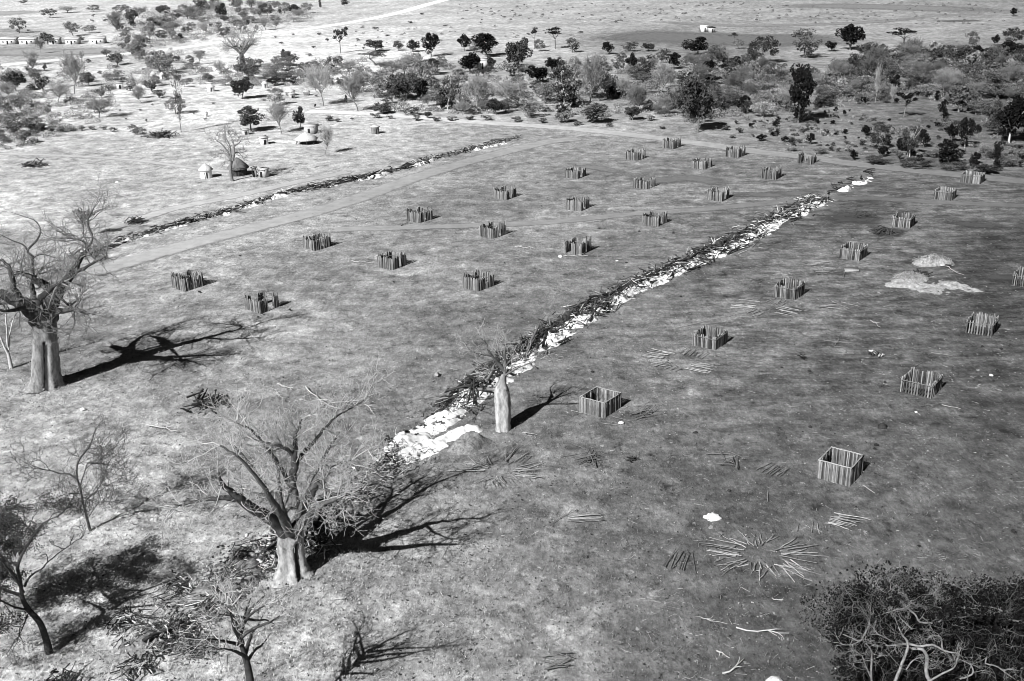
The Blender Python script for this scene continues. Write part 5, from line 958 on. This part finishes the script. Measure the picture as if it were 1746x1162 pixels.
def undergrowth(name, label, polys, seed):
    q_ = np.random.default_rng(seed); m_ = MB()
    for poly, nb, lo, hi, tones in polys:
        n = 0
        while n < nb:
            x, y = q_.uniform(-25, 1800), q_.uniform(5, 300)
            if not inside(x, y, poly): continue
            b = at(x, y); w_ = q_.uniform(lo, hi)*mpp(b)*.5; h_ = w_*q_.uniform(.5, 1.1); k = int(np.clip(w_*60, 50, 170)); t_ = q_.choice(tones)
            c = ell(k, (0, 0, 0), (w_, w_, h_), q_, .2); c[:, 2] = np.abs(c[:, 2]); m_.leaves(b+c, .35+.05*w_, q_, tone=t_*q_.uniform(.6, 1.4, k)); n += 1
    return tag(build(name, m_, 'litter'), label, 'undergrowth', kind='stuff')
undergrowth('undergrowth', 'dense grey undergrowth between the trees of the middle belt', [([(595, 165), (645, 122), (700, 120), (760, 112), (900, 120), (1010, 112), (1150, 112), (1160, 205), (1000, 198), (870, 198), (760, 194), (640, 192)], 330, 8, 26, (.3, .45, .45, .6, .7))], 1)
undergrowth('undergrowth', 'dense dark undergrowth of the right tree belt', [([(1160, 110), (1290, 130), (1400, 118), (1480, 95), (1800, 85), (1800, 225), (1640, 185), (1560, 165), (1420, 185), (1250, 200), (1160, 215)], 560, 10, 36, (.2, .3, .4, .5, .62)), ([(1470, 200), (1800, 215), (1800, 300), (1640, 288), (1480, 268)], 170, 5, 18, (.08, .12, .2, .35, .5)), ([(1250, 205), (1480, 195), (1480, 268), (1330, 248)], 90, 4, 11, (.1, .25, .5, .7))], 2)
undergrowth('far_scrub', 'tiny distant bushes dotted over the open plain at the top', [([(780, 6), (1800, 4), (1800, 44), (1300, 40), (780, 34)], 260, 3, 8, (.25, .4, .55)), ([(600, 45), (1000, 45), (1000, 62), (600, 80)], 40, 3, 8, (.5, .7))], 4)
undergrowth('undergrowth', 'light grey scrub in the upper left', [([(190, 20), (420, 10), (570, 28), (430, 58), (310, 75), (200, 92)], 260, 8, 26, (.6, .8, 1.)), ([(190, 85), (300, 85), (330, 130), (260, 150), (180, 140)], 80, 8, 22, (.6, .8, 1.)), ([(-25, 105), (90, 130), (190, 140), (170, 205), (90, 240), (-25, 265)], 220, 8, 28, (.55, .75, .95)), ([(330, 120), (470, 108), (620, 100), (620, 150), (500, 150), (340, 145)], 130, 8, 24, (.45, .6, .75))], 3)  # upper-left haze painted in as paler leaf tones
# bare tree at the homestead
limb_tree('bare_tree', 'bare dark-limbed tree standing over the thatched homestead', (396, 309), [[(395, 275, 0, .34), (388, 265, 0, .3), (381, 262, .5, .2), (374, 263, .5, .12)], [(394, 270, 0, .28), (386, 256, 0, .22), (378, 246, 0, .15), (367, 238, 0, .08)], [(397, 275, 0, .3), (399, 262, 0, .26), (400, 250, 0, .18), (408, 244, 0, .12), (412, 238, 0, .06)], [(400, 252, 0, .16), (397, 240, 0, .1), (392, 230, 0, .05)], [(398, 262, 0, .18), (406, 260, 1, .12), (412, 266, 1, .06)], [(394, 268, -1, .2), (392, 250, -2, .14), (386, 236, -2, .08)]],
 [(396, 309, 0, .48), (394, 300, 0, .4), (393, 288, 0, .36), (395, 275, 0, .34)], 'greybark', 'twigmid', np.random.default_rng(3), twig=(4, 2.4, .06, 2), tn=5, rmin=.03)

# ------------------------------------------------------------------ houses, huts and shelters
def house(px, py, wpx, h, label, rz=0., d=5., group=None, wmat='white', roof='roofg', door=True):
    b = at(px, py); w = wpx*mpp(b); t = thing('house', label, 'house', b, group, rz); m_ = MB(); m_.box(-w/2, w/2, 0, d, -.3, h); build('wall', m_, wmat, t)
    m_ = MB(); o = .35; V = [(-w/2-o, -o, h), (w/2+o, -o, h), (w/2+o, d+o, h), (-w/2-o, d+o, h), (-w/2-o, d/2, h+1.), (w/2+o, d/2, h+1.)]; V = V+[(x, y, z-.12) for x, y, z in V]
    m_.add(V, [(0, 1, 5, 4), (2, 3, 4, 5), (0, 4, 3, 3), (1, 2, 5, 5), (6, 10, 11, 7), (8, 11, 10, 9), (0, 6, 7, 1), (2, 8, 9, 3)]); build('roof', m_, roof, t)
    if door:
        m_ = MB(); m_.box(-.45, .45, -.06, -.01, 0, 1.9); build('door', m_, 'hole', t)
        for s_ in (-1, 1):
            m_ = MB(); m_.box(s_*w*.3-.4, s_*w*.3+.4, -.06, -.01, 1, 1.8); build('window', m_, 'hole', t)
    return t
def hut(px, py, wpx, h, label, open_=False, rz=0., wall='wallshade', roofh=1.2, group=None, over=1.25, thatch='thatch'):
    b = at(px, py); r = wpx*mpp(b)/2; t = thing('thatched_hut', label, 'hut', b, group, rz); m_ = MB(); n = 18; rw = r/over
    if open_:
        for i in range(9):
            a = 2*math.pi*i/9; m_.tube([(math.cos(a)*rw, math.sin(a)*rw, -.3), (math.cos(a)*rw, math.sin(a)*rw, h)], .09, 5, .5)
        build('posts', m_, 'greybark', t)
    else:
        a = np.arange(n)*2*math.pi/n; V = np.concatenate([np.stack([np.cos(a)*rw, np.sin(a)*rw, 0*a+z], -1) for z in (-.3, h)]); i = np.arange(n); m_.add(V, np.stack([i, (i+1) % n, (i+1) % n+n, i+n], -1)); build('wall', m_, wall, t)
        m_ = MB(); a0 = R(-75); P = [(math.cos(a0+s_)*(rw*1.02), math.sin(a0+s_)*(rw*1.02), z) for s_, z in ((-.25, 0), (.25, 0), (.25, 1.5), (-.25, 1.5))]; m_.add(P, [(0, 1, 2, 3)]); build('door', m_, 'hole', t)
    m_ = MB(); a = np.arange(n)*2*math.pi/n; V = []
    for q, z in ((1, 0), (.97, -.12), (.66, .42), (.33, .76), (.04, 1.)): 
        V.append(np.stack([np.cos(a)*r*q*(1+.03*np.sin(a*5)), np.sin(a)*r*q*(1+.03*np.sin(a*7)), h-.1+roofh*z+0*a], -1))
    V = np.concatenate([V[1], V[0], V[2], V[3], V[4]]); i = np.arange(n)[None]+np.arange(4)[:, None]*n; j = (np.arange(n)[None]+1) % n+np.arange(4)[:, None]*n
    m_.add(V, np.stack([i, j, j+n, i+n], -1).reshape(-1, 4), .9+.2*np.random.default_rng(int(px)).random(len(V))); build('roof', m_, thatch, t); return t
for px, py, w, l in ((13, 76, 24, 'white house at the extreme upper left corner, beside a bush'), (46, 76, 26, 'white house second from the left, with a tree at its right'), (91, 76, 16, 'white house half hidden behind a round tree'), (122, 76, 20, 'white house left of a round bush, second from the right of the row'), (165, 75, 23, 'white house at the right end of the row of white houses')):
    house(px, py, w, 3., l, 0, 6., 'row of white houses')
hut(352, 303, 25, 2.2, 'round pale hut with domed thatch left of the bare homestead tree', roofh=1.5, wall='white')
hut(407, 298, 37, 2.0, 'large dark-walled hut with sloping thatch behind the bare homestead tree', roofh=2.5, wall='darkbark', thatch='pole')
def block(px, py, wpx, h, d, label, rz=0., mat='wallshade', name='mud_store', cat='store', top='thatch'):
    b = at(px, py); w = wpx*mpp(b); t = thing(name, label, cat, b, None, rz); m_ = MB(); m_.box(-w/2, w/2, 0, d, -.2, h); build('wall', m_, mat, t); m_ = MB(); m_.box(-w/2-.2, w/2+.2, -.2, d+.2, h+.003, h+.28); build('roof', m_, top, t)
    m_ = MB(); m_.box(-.35, .35, -.05, -.01, .0, h*.75); build('door', m_, 'hole', t); return t
block(446, 303, 13, 1.9, 1.8, 'small square mud store at the right end of the homestead', -.5); block(433, 302, 6, 2.2, .8, 'narrow white-walled store between hut and square store', -.3, 'white', top='roofg')
block(452, 247, 12, 1.9, 2.4, 'small white cube-shaped store in the middle of the left clearing', .5, 'white', top='roofg'); block(420, 230, 10, 1.4, 1.8, 'low white store under the dark spreading tree', .4, 'white', top='roofg'); block(527, 229, 17, 2.2, 4, 'flat-roofed store behind the wide open thatched shelter', -.2, 'wallshade', top='roofg')
hut(523, 245, 40, 1.5, 'wide open-sided thatched shelter with dark space beneath', True, roofh=1.9, over=1.15)
hut(640, 228, 17, 2.2, 'small round pole granary standing alone left of the far end of the debris line', wall='greybark', roofh=.5); hut(360, 156, 15, 1.8, 'white round hut left of the cone-shaped tree', wall='white'); hut(452, 150, 13, 1.8, 'small white hut right of the cone-shaped tree', wall='white', roofh=1.)
hut(495, 163, 18, 1.7, 'open thatched shelter on dark posts under the low dark tree', True, roofh=1.2); block(499, 168, 9, 1.4, 1.8, 'small grey store beside the open thatched shelter', .4); hut(523, 163, 12, 1.5, 'small open shelter at the foot of the pale leafless tree', True, roofh=.8); hut(352, 199, 7, 1.2, 'tiny white hut alone in the left clearing', wall='white', roofh=.7)
block(205, 152, 11, 2.2, 3, 'small white store left of the slender grey tree', .3, 'white', top='roofg'); hut(262, 134, 11, 2., 'white hut under the grey trees, left one of two', wall='white', roofh=1.); hut(277, 135, 10, 2., 'white hut under the grey trees, right one of two', wall='white', roofh=1.)
block(823, 120, 16, 4.2, 5, 'plain white block house between the dark trees of the middle belt', .15, 'white', 'block_house', 'house', 'white'); block(1202, 55, 11, 3.2, 5, 'white hut far out on the plain at the upper right', .1, 'white', 'white_hut', 'house', 'white'); block(1215, 56, 9, 2.6, 5, 'dark-roofed hut beside the white hut on the plain', .2, 'wallshade', 'dark_roofed_hut', 'hut', 'char')
# dark ploughed strips on the plain
def strip(name, pxs, width, tn):
    P = spline([at(*p) for p in pxs], 8); T = np.gradient(P, axis=0); T /= np.linalg.norm(T, axis=1)[:, None]; nr = np.stack([-T[:, 1], T[:, 0], 0*T[:, 0]], -1); offs = np.linspace(-.5, .5, 7)
    V = P[:, None]+nr[:, None]*offs[None, :, None]*width; V[..., 2] = .08; k = len(P); wear = np.array([0, .45, .75, .85, .75, .45, 0.])[None]*np.clip(np.minimum(np.arange(k), k-1-np.arange(k))/5., 0, 1)[:, None]; i = np.arange(k-1)[:, None]*7+np.arange(6)[None]
    b = MB(); b.add(V.reshape(-1, 3), np.stack([i, i+1, i+8, i+7], -1).reshape(-1, 4), tn); me = b.mesh(name, M['track']); a = me.attributes.new('wear', 'FLOAT', 'POINT'); a.data.foreach_set('value', wear.ravel().astype(np.float32)); return tag(link(name, me), kind='structure')
strip('ploughed_field', [(1020, 58), (1150, 64), (1300, 69), (1480, 66)], 75, .16); strip('ploughed_field', [(1590, 37), (1640, 36), (1680, 35)], 16, .12); strip('ploughed_field', [(-40, 85), (60, 90), (160, 88), (250, 82)], 42, .33); strip('ploughed_field', [(-60, 24), (0, 23), (50, 25)], 60, .36); strip('ploughed_field', [(1100, 36), (1250, 44), (1450, 40), (1600, 28)], 18, .24); strip('ploughed_field', [(1300, 10), (1500, 12), (1746, 22)], 60, .22)
strip('scorched_patch', [(1400, 366), (1450, 372), (1510, 371)], 13, .07); strip('scorched_patch', [(1480, 398), (1520, 397), (1550, 400)], 8, .06); strip('scorched_patch', [(1230, 330), (1330, 333), (1410, 322)], 6, .14); strip('scorched_patch', [(1060, 300), (1120, 308), (1180, 305), (1260, 318)], 9, .16)
strip('scorched_patch', [(1600, 376), (1660, 384), (1730, 388)], 6, .08); strip('scorched_patch', [(1670, 470), (1710, 474), (1770, 472)], 5, .07); strip('scorched_patch', [(930, 300), (1000, 285), (1080, 300)], 6, .2)
# ------------------------------------------------------------------ light, sky, camera
sc = bpy.context.scene
w = bpy.data.worlds.new('World'); sc.world = w; w.use_nodes = True; nt = w.node_tree; bg = nt.nodes['Background']
sky = nt.nodes.new('ShaderNodeTexSky'); sky.sky_type = 'NISHITA'; sky.sun_disc = False; sky.air_density = .32; sky.dust_density = .25; sky.altitude = 1200.; sky.sun_elevation = SUN_EL
sky.sun_rotation = math.atan2(-math.cos(SUN_AZ), -math.sin(SUN_AZ)) % (2*math.pi)
bw = nt.nodes.new('ShaderNodeSeparateColor')                         # black and white film behind a red filter: the sky as its red light
nt.links.new(sky.outputs[0], bw.inputs[0]); nt.links.new(bw.outputs[0], bg.inputs['Color']); bg.inputs['Strength'].default_value = .05
ld = bpy.data.lights.new('sun', 'SUN'); ld.energy = 5.; ld.angle = R(.5); ld.color = (1, 1, 1)
lo = bpy.data.objects.new('sun', ld); C.objects.link(lo); lo.location = (-60, -60, 120); lo.rotation_euler = Vector(SUN_DIR).to_track_quat('-Z', 'Y').to_euler()
cd = bpy.data.cameras.new('camera'); co = bpy.data.objects.new('camera', cd); C.objects.link(co)
cd.sensor_width = 36.; cd.lens = F/1746*36.; cd.clip_start = 1.; cd.clip_end = 20000.
co.matrix_world = Matrix(((RT[0], UP[0], -FW[0], 0), (RT[1], UP[1], -FW[1], 0), (RT[2], UP[2], -FW[2], H_), (0, 0, 0, 1)))
sc.camera = co
vs = sc.view_settings; vs.view_transform = 'Standard'; vs.look = 'None'; vs.gamma = 1.; vs.exposure = .68
sc.cycles.filter_width = .95; sc.cycles.max_bounces = 3; sc.cycles.diffuse_bounces = 1; sc.cycles.transparent_max_bounces = 24
